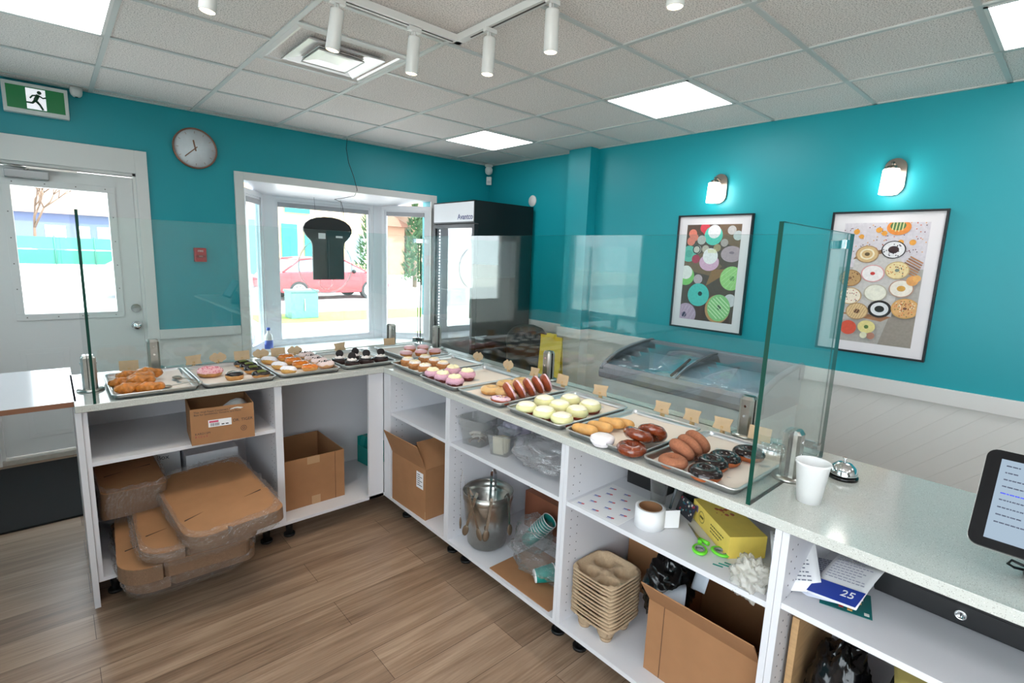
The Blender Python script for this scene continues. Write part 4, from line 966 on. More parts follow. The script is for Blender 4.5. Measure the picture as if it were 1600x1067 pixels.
# T1 fritters
def fritter(seed, name='golden_fritter'):
    t = thing(name, '', 'pastry')
    f = MB()
    def fn(u, v):
        s = -1+2*u; prof = max(0,(1-abs(s)**2.6))**.5; a = 2*PI*v; tw = 1+.10*math.sin(s*7+a*2+seed)+.26*noise.noise(Vector((s*3+seed,math.cos(a)*1.4,math.sin(a)*1.4)))
        return Vector((s*.056, math.cos(a)*.029*prof*tw, .024+math.sin(a)*.023*prof*tw))
    f.grid(26, 20, fn, cv=True); f.build('dough', D_GOLD, t)
    g = MB()
    for k in range(3): g.sphere((-.02+.02*k,.004*(-1)**k,.040),.007,n=10,m=6,sc=(1.6,1,.4),warp=.4,seed=seed+k)
    g.build('glaze_patches', mat('thin_glaze',(232,180,120),.15), t)
    return t
place(fritter(.7), [(-3.675,-1.815,0,(0,0,.1)),(-3.600,-1.862,.012,(0,.1,-.2)),(-3.715,-1.957,.0,(0,0,.35)),(-3.640,-1.965,.016,(0,-.1,.0)),(-3.700,-2.095,0,(0,0,.05)),(-3.648,-2.02,.012,(0,0,-.1)),(-3.625,-2.120,0,(0,0,-.1))],
      'golden fritters on the far left tray', ['golden fritter at the back left of the far left tray','golden fritter at the back right of the far left tray, dark at its tip','golden fritter at the left edge of the far left tray, middle row','large golden fritter lying on top in the middle of the heap','golden fritter at the front left of the far left tray','golden fritter wedged between the front and middle rows','golden fritter at the front right of the far left tray'])
# tongs lying in T1
t = thing('serving_tongs', 'grey tongs with oval ends lying on the far left tray', 'tongs', (-3.44,-2.165,WT1+.030))
TG = mat('tongs_grey',(150,142,128),.35,.5)
for e in ((-.125,.085),(-.055,.26)):
    v = Vector((e[0],e[1],0)); n_ = Vector((-v.y,v.x,0)).normalized()
    f = MB(); pts = [Vector((0,0,.002)), v*.3+Vector((0,0,.004)), v*.8+Vector((0,0,-.012))]
    for a, b in zip(pts, pts[1:]):
        w_ = .006; V = [f.v(a-n_*w_),f.v(a+n_*w_),f.v(b+n_*w_*.8),f.v(b-n_*w_*.8)]; f.f(V)
    c = v*.98+Vector((0,0,-.016)); f.xf(Matrix.Translation(c) @ Matrix.Rotation(math.atan2(v.y,v.x),4,'Z')); f.sphere((0,0,0),.02,n=16,m=8,sc=(1.25,1,.28)); o = f.build('tong_arm', TG, t)
    m = o.modifiers.new('s','SOLIDIFY'); m.thickness = .0015
MB().cyl((0,0,-.004),(0,0,.010),.009,n=12).build('hinge', STEEL, t)
# T2
def pinkspr(t, *a): pass
p = ring_donut(D_PLAIN, I_PINK, 'pink iced donut thick with sprinkles on the tray beside the tongs', seed=2.2, spr=0, R_=.030, rx=.022, rz=.019, name='pink_sprinkle_donut')
f = MB(); sprinkles(f, 170, lambda r: (lambda a, th: (((.030+.024*math.cos(a))*math.cos(th), (.030+.024*math.cos(a))*math.sin(th), .018+.021*math.sin(a)), (math.cos(a)*math.cos(th), math.cos(a)*math.sin(th), math.sin(a))))(r.uniform(.1,PI-.3), r.random()*2*PI), mats=2, L=.006, r=.0014)
f.build('sprinkles', [mat('pink_sprinkle',(240,190,196),.5), mat('hot_pink_sprinkle',(226,120,140),.5)], p, merge=False); p.location = (-3.352,-1.925,WT1+.005); p.scale = (1.1,1.1,1.1)
def chocline(t, rf, z, seed): MB().tube([(x,.3*x, z-.0035*(x*x/(rf*rf))*2+.001) for x in [-.03+.01*i for i in range(7)]], .0018, 5).build('icing_streak', I_WHITE, t)
p = muffin(D_PLAIN, I_CHOC, 'round filled donut with dark chocolate top and one white stripe', rb=.036, rt=.043, hb=.026, rf=.041, hf=.014, top=chocline, seed=1.3, name='filled_donut', lump=.06, sag=.01); p.location = (-3.272,-2.065,WT1+.004)
def greencrumb(t, L, w, h, seed):
    f = MB()
    def fn(u, v):
        s = -1+2*u; prof = max(0,1-abs(s)**2.5)**.5; a = .75+(PI-1.5)*v; k = 1+.25*noise.noise(Vector((s*9+seed,v*5,seed)))
        return Vector((s*L*.43, math.cos(a)*(w*prof+.003), h+math.sin(a)*(h*prof)+.003*k*prof))
    f.grid(20,10,fn); f.build('crumb_topping', I_GREEN, t)
place(bar(D_PLAIN, I_CHOC, L=.085, w=.025, h=.019, seed=3.3, top=greencrumb, name='green_topped_bar'), [(-3.170,-1.800,0,(0,0,.12)),(-3.160,-1.885,0,(0,0,.0)),(-3.163,-1.975,0,(0,0,-.05)),(-3.160,-2.105,0,(0,0,-.02))],
      'chocolate bars with green crumbs', ['chocolate bar with green crumbs, furthest back in its row','chocolate bar with green crumbs, second from the back','chocolate bar with green crumbs, third from the back','chocolate bar with green crumbs, nearest the counter front'])
# T3
place(bar(dmat('pale_bar_dough',(232,176,100),.5,var=.08), I_SUG, L=.088, w=.028, h=.022, seed=1.1, name='sugared_bar', cov=.35), [(-3.030,-1.80,0,(0,0,-.9)),(-3.025,-1.96,0,(0,0,-.9)),(-3.020,-2.09,0,(0,0,-.9))],
      'sugar-dusted cream bars', ['sugar-dusted bar at the back of its row','sugar-dusted bar in the middle of its row','sugar-dusted bar at the front, nearest the cabinet divider'])
def drizz(t, L, w, h, seed):
    f = MB(); rnd = random.Random(int(seed*10))
    for k in range(9): x = -L*.4+k*L*.1; f.sphere((x, rnd.uniform(-.008,.008), h*2+.0015), rnd.uniform(.003,.006), n=8, m=5, sc=(1.4,1,.35))
    f.build('cream_dots', I_WHITE, t)
place(bar(dmat('caramel_bar_dough',(224,160,80),.5,var=.08), I_CARA, L=.088, w=.026, h=.020, seed=2.1, top=drizz, name='caramel_bar', cov=.2), [(-2.925,-1.765,0,(0,0,-.1)),(-2.922,-1.875,0,(0,0,-.15)),(-2.918,-1.985,0,(0,0,-.12)),(-2.905,-2.085,0,(0,0,-.1))],
      'caramel glazed bars', ['caramel glazed bar at the very back of its row','caramel glazed bar second from the back','caramel glazed bar third from the back','caramel glazed bar nearest the counter front'])
def crumbs(t, L, w, h, seed):
    f = MB(); rnd = random.Random(int(seed*10))
    for k in range(16): x = rnd.uniform(-L*.4,L*.4); y = rnd.uniform(-.013,.013); f.sphere((x,y,h*2+.002-y*y*12), rnd.uniform(.002,.0042), n=6, m=4, warp=.5, seed=k)
    f.build('cookie_crumbs', I_CHOC, t)
place(bar(dmat('iced_bar_dough',(216,170,120),.5,var=.08), dmat('pinkish_cream',(230,208,204),.45,var=.04), L=.092, w=.026, h=.020, seed=4.4, top=crumbs, name='cookie_crumb_bar', cov=.0), [(-2.800,-1.745,0,(0,0,-.1)),(-2.802,-1.845,0,(0,0,-.1)),(-2.800,-1.945,0,(0,0,-.1)),(-2.805,-2.055,0,(0,0,-.05))],
      'pale iced bars with cookie crumbs', ['pale iced bar with dark crumbs at the back of its row','pale iced bar with dark crumbs, second from the back','pale iced bar with dark crumbs, third from the back','pale iced bar with dark crumbs nearest the counter front'])
# T4 cookie-topped
def cookie(t, rf, z, seed):
    g = MB()
    for k in range(11):
        a = 2*PI*k/11; g.sphere((.020*math.cos(a),.016*math.sin(a),z+.002),.0095,n=8,m=5)
    g.sphere((0,0,z+.004),.016,n=10,m=6,sc=(1,1,.7)); g.build('cream_ruffle', I_WHITE, t)
    X = T(0,0,z+.026,PI/2-.15,0,-.5)
    MB().xf(X).lathe([(0,-.005),(.021,-.005),(.022,-.001),(.020,0),(.022,.001),(.021,.005),(0,.005)],22).build('sandwich_cookie', mat('dark_cookie',(30,20,20),.6,bump=.5,bscale=300), t)
place(muffin(D_CHOC, I_CHOC, rb=.040, rt=.044, hb=.026, rf=.043, hf=.008, top=cookie, seed=.4, name='cookie_topped_cake'), [(-2.693,-1.98,0,(0,0,0)),(-2.66,-2.075,0,(0,0,.1)),(-2.585,-1.955,0,(0,0,-.1)),(-2.562,-2.055,0,(0,0,.05)),(-2.468,-2.055,0,(0,0,0))],
      'chocolate cakes topped with a cookie', ['cookie-topped chocolate cake at the left of its tray','cookie-topped chocolate cake second from left, nearest the counter front','cookie-topped chocolate cake at the back of its tray','cookie-topped chocolate cake second from the right','cookie-topped chocolate cake at the right, next to the corner'])
# T5
place(muffin(D_ORNG, I_PINK, rb=.034, rt=.040, hb=.024, rf=.041, hf=.018, seed=5.5, name='pink_iced_muffin'), [(-2.158,-1.868),(-2.066,-1.885),(-2.268,-2.01),(-2.165,-2.02),(-2.075,-2.045)],
      'pink iced muffins in the counter corner', ['pink iced muffin at the back left of the corner tray','pink iced muffin at the back right of the corner tray','pink iced muffin at the front left of the corner tray','pink iced muffin in the middle of the corner tray','pink iced muffin at the right of the corner tray, nearest the glass'])
# T6
place(muffin(D_BRN, I_WHITE, rb=.036, rt=.042, hb=.034, rf=.034, hf=.014, seed=6.6, top=streaks(mat('pale_streak',(250,226,170),.4),3,.003), name='white_iced_muffin'), [(-2.388,-2.235),(-2.262,-2.225),(-2.400,-2.335),(-2.262,-2.325),(-2.392,-2.430),(-2.270,-2.428)],
      'brown muffins with white icing', ['white iced brown muffin at the front left of its tray','white iced brown muffin at the back left of its tray','white iced brown muffin in the middle of the front row','white iced brown muffin in the middle of the back row','white iced brown muffin at the front right of its tray','white iced brown muffin at the back right of its tray'])
# T7
def creamtop(t, rf, z, seed):
    MB().lathe([(0,z+.012),(rf*.3,z+.0115),(rf*.6,z+.008),(rf*.74,z),(rf*.70,z-.006),(0,z-.006)],26,warp=lambda p,th: p*(1+.04*math.sin(th*5))).build('cream_cap', I_CREAM, t)
place(muffin(dmat('dark_red_brown_cake',(104,44,40),var=.15), I_PINK2, rb=.037, rt=.042, hb=.022, rf=.046, hf=.026, seed=7.7, top=creamtop, name='cream_topped_pink_cake', sag=.012, lump=.05), [(-2.436,-2.575),(-2.312,-2.585),(-2.435,-2.668),(-2.302,-2.70),(-2.436,-2.778)],
      'pink cakes with cream caps', ['cream-capped pink cake at the front left of its tray','cream-capped pink cake at the back left of its tray','cream-capped pink cake in the middle of the front row','cream-capped pink cake at the back right, dark base showing','cream-capped pink cake nearest the plain ring donuts'])
# T8
place(ring_donut(D_PLAIN, I_TAN, seed=8.1, rx=.020, name='plain_ring_donut'), [(-2.372,-2.985),(-2.240,-2.950),(-2.135,-2.950),(-2.344,-3.058),(-2.226,-3.035),(-2.130,-3.035)],
      'plain tan-glazed ring donuts', ['tan-glazed ring donut at the front left, alone in front','tan-glazed ring donut in the middle of the back row','tan-glazed ring donut at the back by the glass','tan-glazed ring donut touching the nearest sprinkled donut','tan-glazed ring donut in the middle of the second row','tan-glazed ring donut hidden behind the sprinkled donuts'])
def sprtop(t, rf, z, seed):
    def fn(rnd):
        r = rf*math.sqrt(rnd.random())*.97; th = rnd.random()*2*PI; q = r/rf
        return (r*math.cos(th), r*math.sin(th), z-.009*q**3+.0004), (q*.4*math.cos(th), q*.4*math.sin(th), 1)
    f = MB(); sprinkles(f, 210, fn, rnd=random.Random(77), L=.005, r=.0012); f.build('sprinkles', SPR, t, merge=False)
sp = muffin(dmat('sprinkled_donut_dough',(150,66,32),.45,var=.15), dmat('pink_white_icing',(236,196,206),.35), rb=.040, rt=.047, hb=.022, rf=.045, hf=.011, top=sprtop, seed=8.8, name='sprinkled_donut', lump=.03)
tl = math.radians(62)
place(sp, [(-2.450,-3.150,0.002,(0,.10,0)),(-2.395,-3.125,.036,(0,tl,-.45)),(-2.328,-3.120,.036,(0,tl,-.45)),(-2.262,-3.118,.036,(0,tl,-.45)),(-2.196,-3.110,.037,(0,tl,-.45)),(-2.130,-3.100,.037,(0,tl+.1,-.45))],
      'sprinkled dark donuts', ['sprinkled donut lying flat at the front of the leaning row','sprinkled dark donut leaning, first behind the flat one','sprinkled dark donut leaning, second in the row','sprinkled dark donut leaning, third in the row','sprinkled dark donut leaning, fourth in the row','sprinkled dark donut leaning upright, nearest the steel clamp'], sc=0)
# T9
place(muffin(D_RED, I_YEL, rb=.040, rt=.044, hb=.018, rf=.048, hf=.030, seed=9.9, top=lambda t, rf, z, s: MB().lathe([(0,z+.003),(rf*.55,z+.002),(rf*.80,z-.004),(rf*.82,z-.009),(0,z-.012)],28,warp=lambda p,th: Vector((p.x*(1+.04*math.sin(th*3)),p.y*(1+.04*math.cos(th*4)),p.z))).build('white_cap', dmat('ivory_cap',(252,244,220),.45), t), name='yellow_cream_cake', sag=.014, lump=.04),
      [(-2.448,-3.318),(-2.315,-3.295),(-2.200,-3.345),(-2.440,-3.418),(-2.318,-3.390),(-2.436,-3.512),(-2.312,-3.485),(-2.205,-3.465)],
      'pale yellow cream cakes', ['yellow cream cake at the front left corner of its tray','yellow cream cake at the back left, behind the corner one','yellow cream cake furthest back in its tray','yellow cream cake in the middle of the front row','yellow cream cake in the middle of the second row','yellow cream cake at the front right, beside the finger cakes','yellow cream cake at the right of the second row','yellow cream cake at the back right of its tray'])
# T10
place(bar(dmat('sponge_finger',(214,160,92),.45,var=.2,vscale=30,bump=.1,bscale=200), None, L=.105, w=.021, h=.020, seed=10.1, name='finger_cake'), [(-2.445,-3.640,0,(0,0,-1.15)),(-2.372,-3.655,.0,(0,0,-1.2)),(-2.320,-3.668,.008,(0,0,-1.25)),(-2.265,-3.680,.0,(0,0,-1.2))],
      'golden finger cakes', ['golden finger cake nearest the counter front','golden finger cake second from the counter front','golden finger cake third, resting a little higher','golden finger cake furthest back, dark at its tip'], sc=.03)
p = muffin(I_SUG, I_SUG, 'round powder-sugared donut beside the finger cakes', rb=.036, rt=.044, hb=.022, rf=.043, hf=.016, seed=3.1, name='powdered_donut', lump=.05); p.location = (-2.480,-3.752,WT1+.005)
place(ring_donut(I_GLAZE, None, seed=4.9, lump=.16, R_=.030, rx=.023, rz=.020, name='glazed_donut'), [(-2.465,-3.868,0,(0,0,0)),(-2.400,-3.845,.028,(.1,.35,.3)),(-2.345,-3.866,.030,(.25,.75,.8))],
      'heap of shiny brown glazed donuts', ['shiny brown glazed donut at the bottom front of the heap','shiny brown glazed donut lying on top of the heap','shiny brown glazed donut leaning at the right of the heap'])
# T11
place(ring_donut(D_CINN, None, seed=11.1, lump=.05, R_=.0255, rx=.0235, rz=.0195, name='sugared_ring_donut'), [(-2.448,-4.018,0,(0,0,0)),(-2.385,-4.000,.024,(0,.80,-.3)),(-2.330,-3.998,.026,(0,.86,-.3)),(-2.276,-3.996,.027,(0,.90,-.3))],
      'cinnamon sugared ring donuts', ['cinnamon sugared ring donut lying flat at the front','cinnamon sugared ring donut leaning on the flat one','cinnamon sugared ring donut third in the leaning row','cinnamon sugared ring donut at the back of the leaning row'])
place(ring_donut(dmat('ring_dough_red',(168,88,44),var=.12), I_CHOC, seed=12.2, lump=.04, R_=.030, rx=.021, rz=.019, name='chocolate_ring_donut'), [(-2.448,-4.130),(-2.360,-4.105),(-2.282,-4.112),(-2.168,-4.142)],
      'chocolate iced ring donuts', ['chocolate ring donut nearest the counter front','chocolate ring donut second from the counter front','chocolate ring donut third from the counter front','chocolate ring donut at the back beside the glass side panel'])

# ---------------------------------------------------------------- kraft price cards on wooden clips
def card_shape(kind):
    w, h = .040, .026
    if kind == 0: return [(-w,-h),(w,-h),(w,h),(-w,h)]
    if kind == 1:  # scalloped plaque
        P = []
        for a0, cx, cy in ((0,w*.75,0),(90,w*.35,h*.45),(90,-w*.35,h*.45),(180,-w*.75,0),(270,-w*.35,-h*.45),(270,w*.35,-h*.45)):
            for k in range(-60,61,20): P.append((cx+w*.34*math.cos(math.radians(a0+k)), cy+h*.62*math.sin(math.radians(a0+k))))
        return P
    return [(-w,-h),(w,-h),(w*.82,-h*.1),(w,h),(-w,h*.8),(-w*.85,0)]   # cut-corner slip
def price_card(x, y, rz, kind, label):
    t = thing('price_card', label, 'price card', (x,y,WT1), rz, 'blank kraft price cards on wooden clips')
    f = MB().xf(T(0,0,.045,PI/2-.22)); f.prism(card_shape(kind), -.0004, .0004); f.build('card', KRAFT, t)
    f = MB(); f.box(-.0055,-.001,-.005,.014,.0,.036,bev=.0008).box(.001,.0055,-.005,.014,.0,.036,bev=.0008).box(-.004,.004,.002,.006,.012,.018); f.build('wooden_clip', mat('clip_wood',(214,176,124),.6), t)
for x, k, lb in ((-3.659,0,'kraft card behind the golden fritters'),(-3.376,2,'kraft card behind the pink sprinkled donut'),(-3.258,1,'scalloped kraft card behind the striped chocolate donut'),(-3.136,0,'kraft card behind the green-topped bars'),
                 (-3.034,1,'low scalloped kraft card behind the sugar-dusted bars'),(-2.937,0,'kraft card behind the caramel bars'),(-2.840,1,'scalloped kraft card behind the cookie-crumb bars'),(-2.555,2,'kraft card behind the cookie-topped cakes'),(-2.200,0,'kraft card below the steel clamp in the corner')):
    price_card(x, -1.665, .12*math.sin(x*9), k, lb)
for y, k, lb in ((-2.388,1,'scalloped kraft card behind the white iced muffins'),(-2.671,1,'scalloped kraft card behind the cream-capped pink cakes'),(-2.890,2,'kraft card behind the plain ring donuts, left of the clamp'),(-3.098,0,'kraft card right of the steel clamp, behind the yellow cakes'),
                 (-3.345,2,'kraft card before the freezer, behind the finger cakes'),(-3.685,2,'kraft card behind the empty end of the glazed donut tray'),(-3.825,2,'kraft card left of three before the freezer lid'),(-3.956,2,'kraft card just left of the rear steel clamp'),(-4.10,0,'kraft card right of the rear steel clamp, beside the green glass edge')):
    price_card(-1.985, y, R90+.15*math.sin(y*7), k, lb)

# ---------------------------------------------------------------- on the worktop at right
t = thing('foam_cup', 'white foam cup standing by the glass side panel', 'cup', (-2.335,-4.39,WT1))
MB().lathe([(0,.003),(.029,.003),(.029,0),(.031,.0),(.0435,.112),(.046,.114),(.046,.118),(.042,.119),(.041,.114),(.029,.006),(0,.006)],36).build('cup_body', mat('foam_white',(236,235,235),.6), t)
f = MB().xf(T(0,0,0)); torus(f,.0445,.0022,.0025,.1175,nu=36,nv=8); f.build('rolled_lip', mat('foam_white',(236,235,235),.6), t)
t = thing('call_bell', 'chrome counter call bell with black base beyond the foam cup', 'bell', (-2.06,-4.40,WT1))
MB().lathe([(0,0),(.043,0),(.043,.009),(.036,.012),(0,.012)],28).build('base', GLOSSB, t)
MB().lathe([(.040,.015),(.040,.020),(.034,.038),(.020,.050),(.008,.054),(0,.054)],28).build('dome', CHROME, t)
MB().cyl((0,0,.052),(0,0,.066),.0035,n=10).cyl((0,0,.064),(0,0,.068),.007,n=12).build('button', CHROME, t)
# tablet till
t = thing('tablet_till', 'black tablet on a stand showing a list, at the right edge', 'tablet', (-2.33,-4.90,WT1))
tilt = math.radians(58)
# local: u along -y, w up the screen, out toward -x/up
X = Matrix(((0, math.cos(tilt), -math.sin(tilt), -.055),(-1,0,0,0),(0, math.sin(tilt), math.cos(tilt), .175),(0,0,0,1)))
X = Matrix.Translation((0,0,0)) @ X
f = MB().xf(X); f.prism(rr_pts(.160,.112,.020), -.011, 0); o = f.build('tablet_body', mat('tablet_black',(12,11,12),.5,spec=.15), t)
f = MB().xf(X); f.prism(rr_pts(.161,.113,.021), -.016, -.011); f.build('case_rim', STEEL, t)
f = MB().xf(X); f.box(-.134,.134,-.092,.092,.0,.0006); scn = f.build('screen', emitter('screen_glow',(176,196,214),.62), t)
rnd = random.Random(2)
for nm, rows, col in (('text_rows',[(.078,.022),(.062,.022),(.046,.05),(.030,.036),(-.001,.05),(-.018,.038),(-.035,.038),(-.052,.052)],(60,66,84)),('blue_text_row',[(.014,.09)],(60,70,200)),('blue_footer',[(-.080,.05)],(40,80,190))):
    f = MB().xf(X)
    for w_, L in rows:
        x = -.124 if nm != 'blue_footer' else -.05
        while x < -.124+L+(.074 if nm == 'blue_footer' else 0): s_ = rnd.uniform(.003,.009); f.box(x,x+s_,w_-.0014,w_+.0014,.0006,.0009); x += s_+.0012
    f.build(nm, mat('screen_text_%d' % col[2],col,.5), scn)
f = MB(); f.lathe([(0,0),(.062,0),(.065,.006),(.06,.045),(.048,.075),(0,.085)],30); f.box(-.03,.01,-.03,.03,.06,.14,bev=.008); f.build('stand', mat('stand_dark',(40,40,43),.45), t)
f = MB(); f.tube([(-.03,.058,.03),(-.03,.085,.035),(-.02,.09,.02),(-.01,.08,.012),(.0,.062,.01)],.003,6); f.build('cable_loop', BLACKM, t)
# ================================================================ FRIDGE, FREEZER and behind the counter
t = thing('display_fridge', 'tall black upright display fridge with glass door in the far corner', 'fridge', (-.44,-.455,0))
BK = mat('fridge_black',(14,14,15),.35); ILIN = mat('fridge_lining',(196,198,200),.4)
hx, hy, hz = .39, .355, 2.09     # front is -x
f = MB(); f.box(-hx+.05,hx,-hy,-hy+.03,.06,hz).box(-hx+.05,hx,hy-.03,hy,.06,hz).box(hx-.03,hx,-hy+.03,hy-.03,.06,hz).box(-hx+.05,hx-.03,-hy+.03,hy-.03,hz-.03,hz).box(-hx+.05,hx-.03,-hy+.03,hy-.03,.06,.24).box(-hx+.05,hx-.03,-hy+.03,hy-.03,1.86,1.88)
f.build('cabinet_body', BK, t)
f = MB(); f.box(-hx+.06,hx-.03,-hy+.0305,-hy+.036,.24,1.86).box(-hx+.06,hx-.03,hy-.036,hy-.0305,.24,1.86).box(hx-.036,hx-.0305,-hy+.036,hy-.036,.24,1.86); f.build('lining', ILIN, t)
hd = bx(-hx,-hx+.05,-hy,hy,1.875,hz).build('header_frame', BK, t)
bx(-hx-.004,-hx,-hy+.012,hy-.012,1.89,hz-.012).build('header_panel', mat('header_white',(206,208,212),.25,emit=.18), hd)
text_mesh('lettering','Avantco',.075,mat('header_blue',(60,62,120),.4),hd,Matrix(((0,0,-1,-hx-.0045),(-1,0,0,-.21),(0,1,0,1.935),(0,0,0,1))),bold=.001)
dr = MB(); q = .035
dr.box(-hx,-hx+.045,-hy,-hy+q,.25,1.865).box(-hx,-hx+.045,hy-q,hy,.25,1.865).box(-hx,-hx+.045,-hy+q,hy-q,.25,.25+q).box(-hx,-hx+.045,-hy+q,hy-q,1.865-q,1.865)
dr = dr.build('door_frame', mat('door_frame_dark',(26,26,28),.3), t)
bx(-hx+.012,-hx+.018,-hy+q,hy-q,.25+q,1.865-q).build('door_glass', glassy('fridge_glass',(.80,.82,.83),0,1.5,.10), dr)
bx(-hx-.03,-hx-.002,-hy+.01,-hy+.03,.95,1.25,bev=.004).build('door_handle', STEEL, dr)
f = MB()
for s_ in (hy-.045,-hy+.045):
    for k in range(48): f.box(-hx+.048,-hx+.054,s_-.003,s_+.003,.30+k*.032,.314+k*.032)
f.build('led_strip', emitter('led_white',(245,248,255),7), t)
for k in range(4):
    f = MB(); z = .55+k*.32
    for i in range(9): y = -hy+.05+i*(2*hy-.1)/8; f.box(-hx+.08,hx-.06,y-.002,y+.002,z,z+.004)
    f.box(-hx+.08,-hx+.084,-hy+.04,hy-.04,z-.002,z+.006); f.build('wire_shelf', mat('shelf_wire',(180,182,186),.4), t)
bx(-hx+.06,hx-.02,-hy+.02,hy-.02,.0,.06).build('plinth', BLACKM, t)
# curved lid freezer: front is -x
t = thing('chest_freezer', 'white chest freezer with curved sliding glass lids and grey rim', 'freezer', (-.38,-2.975,0))
L2 = .625; FW = mat('freezer_white',(224,226,228),.35); FG = mat('freezer_grey_rim',(138,140,148),.45); FL = mat('freezer_liner',(222,232,242),.45)
f = MB(); f.box(-.330,-.275,-L2+.02,L2-.02,.07,.658).box(.30,.345,-L2+.02,L2-.02,.07,.80).box(-.275,.30,-L2+.02,-L2+.07,.07,.64).box(-.275,.30,L2-.07,L2-.02,.07,.64).box(-.275,.30,-L2+.07,L2-.07,.07,.36); f.build('cabinet_body', FW, t)
f = MB(); f.box(-.275,-.272,-L2+.073,L2-.073,.36,.66).box(.297,.30,-L2+.073,L2-.073,.36,.80).box(-.272,.297,-L2+.07,-L2+.073,.36,.66).box(-.272,.297,L2-.073,L2-.07,.36,.66).box(-.272,.297,-L2+.073,L2-.073,.36,.364); f.build('liner', FL, t)
prof = [(.335,.900),(.20,.895),(.05,.878),(-.06,.858),(-.16,.832),(-.25,.797),(-.305,.768),(-.345,.72)]
f = MB()
a = [(-.340,.655),(-.352,.665),(-.358,.70),(-.345,.742),(-.315,.765),(-.29,.76),(-.28,.70),(-.28,.665),(-.30,.655)]
f.xf(Matrix(((1,0,0,0),(0,0,-1,0),(0,1,0,0),(0,0,0,1)))).prism(a,-L2,L2); f.build('front_rim', FG, t)
f = MB(); f.box(.27,.35,-L2,L2,.80,.905,bev=.01); f.build('back_rim', FG, t)
for s_ in (-1,1):
    f = MB(); y = s_*(L2-.02)
    P = [(x,z) for x,z in prof]; Q = [(.335,.62),(-.30,.62)]
    poly = P + [(-.30,.62),(.335,.62)]
    f.xf(Matrix(((1,0,0,0),(0,0,-1,0),(0,1,0,0),(0,0,0,1))))
    f.tube([(x,z,-y) for x,z in prof],.019,8); f.box(-.34,.345,-y-.012 if 0 else -(y+.010),-(y-.010),.0,.0) if 0 else None
    f.build('end_rim', FG, t)
    f = MB().xf(Matrix(((1,0,0,0),(0,0,-1,0),(0,1,0,0),(0,0,0,1)))).prism(poly,-y-.012,-y+.012); f.build('end_cap', FG if 0 else mat('end_cap_grey',(168,172,178),.4), t)
def lidsheet(y0, y1, dz, nm):
    f = MB(); A = [f.v((x,y0,z+dz)) for x,z in prof[:-1]]; B = [f.v((x,y1,z+dz)) for x,z in prof[:-1]]
    for i in range(len(A)-1): f.f([A[i],A[i+1],B[i+1],B[i]], True)
    o = f.build(nm, glassy('lid_glass',(.93,.97,.99),.02,1.45,.02), t); m = o.modifiers.new('s','SOLIDIFY'); m.thickness = .004
    g = MB(); yy = y1 if dz > -.01 else y0
    g.tube([(x,yy,z+dz+.006) for x,z in prof[:-1]],.008,8); g.build('lid_edge', mat('lid_edge_dark',(84,86,92),.4), o)
    g = MB(); g.tube([(prof[3][0],(y0 if yy==y1 else y1)+.02*(1 if yy==y1 else -1),prof[3][1]+dz+.012),(prof[6][0],(y0 if yy==y1 else y1)+.02*(1 if yy==y1 else -1),prof[6][1]+dz+.012)],.010,8); g.build('lid_handle', mat('lid_handle_dark',(70,60,58),.5), o)
lidsheet(.0, L2-.035, 0, 'glass_lid'); lidsheet(-.02-.0, -L2+.035, -.014, 'glass_lid')
for y0, y1 in ((-.50,-.14),(-.06,.28),(.32,.52)):
    f = MB(); x0, x1, z0, z1 = -.24, .26, .40, .64
    for k in range(6):
        z = z0+(z1-z0)*k/5
        for a, b in (((x0,y0,z),(x1,y0,z)),((x1,y0,z),(x1,y1,z)),((x1,y1,z),(x0,y1,z)),((x0,y1,z),(x0,y0,z))): f.cyl(a,b,.0022,n=4,cap=False)
    for k in range(10):
        x = x0+(x1-x0)*k/9; f.cyl((x,y0,z0),(x,y0,z1),.002,n=4,cap=False); f.cyl((x,y1,z0),(x,y1,z1),.002,n=4,cap=False); f.cyl((x,y0,z0),(x,y1,z0),.002,n=4,cap=False)
    f.build('wire_basket', mat('basket_white',(226,228,232),.4), t)
for x in (-.27,.29):
    for y in (-L2+.1,L2-.1): MB().cyl((x,y,0),(x,y,.075),.025,n=12).build('foot', BLACKM, t)
# bin and yellow sign between them
t = thing('wheeled_bin', 'black rounded-top bin between the fridge and the column', 'bin', (-.32,-1.08,0))
MB().lathe([(0,0),(.17,0),(.175,.01),(.21,.66),(.21,.70),(0,.70)],28).build('bin_body', mat('bin_black',(20,20,22),.45), t)
MB().lathe([(.218,.70),(.218,.74),(.20,.80),(.15,.855),(.07,.885),(0,.89)],28).build('domed_lid', mat('bin_black',(20,20,22),.45), t)
f = MB()
for s_ in (-1,1): f.cyl((.13,s_*.19,.04),(.13,s_*.215,.04),.04,n=14)
f.build('wheels', BLACKM, t)
t = thing('wet_floor_sign', 'yellow folding floor sign behind the steel clamp, before the column', 'floor sign', (-.40,-1.50,0))
YS = mat('sign_yellow',(214,186,38),.45)
for s_ in (-1,1):
    f = MB().xf(T(s_*.06,0,0,0,-s_*.075,0)); f.prism([(-.004,-.14),(.004,-.14),(.004,.14),(-.004,.14)],.06,.84); f.box(-.004,.004,-.14,-.08,0,.06).box(-.004,.004,.08,.14,0,.06); f.build('sign_leaf', YS, t)
bx(-.02,.02,-.05,.05,.82,.86,bev=.006).build('carry_handle', YS, t)

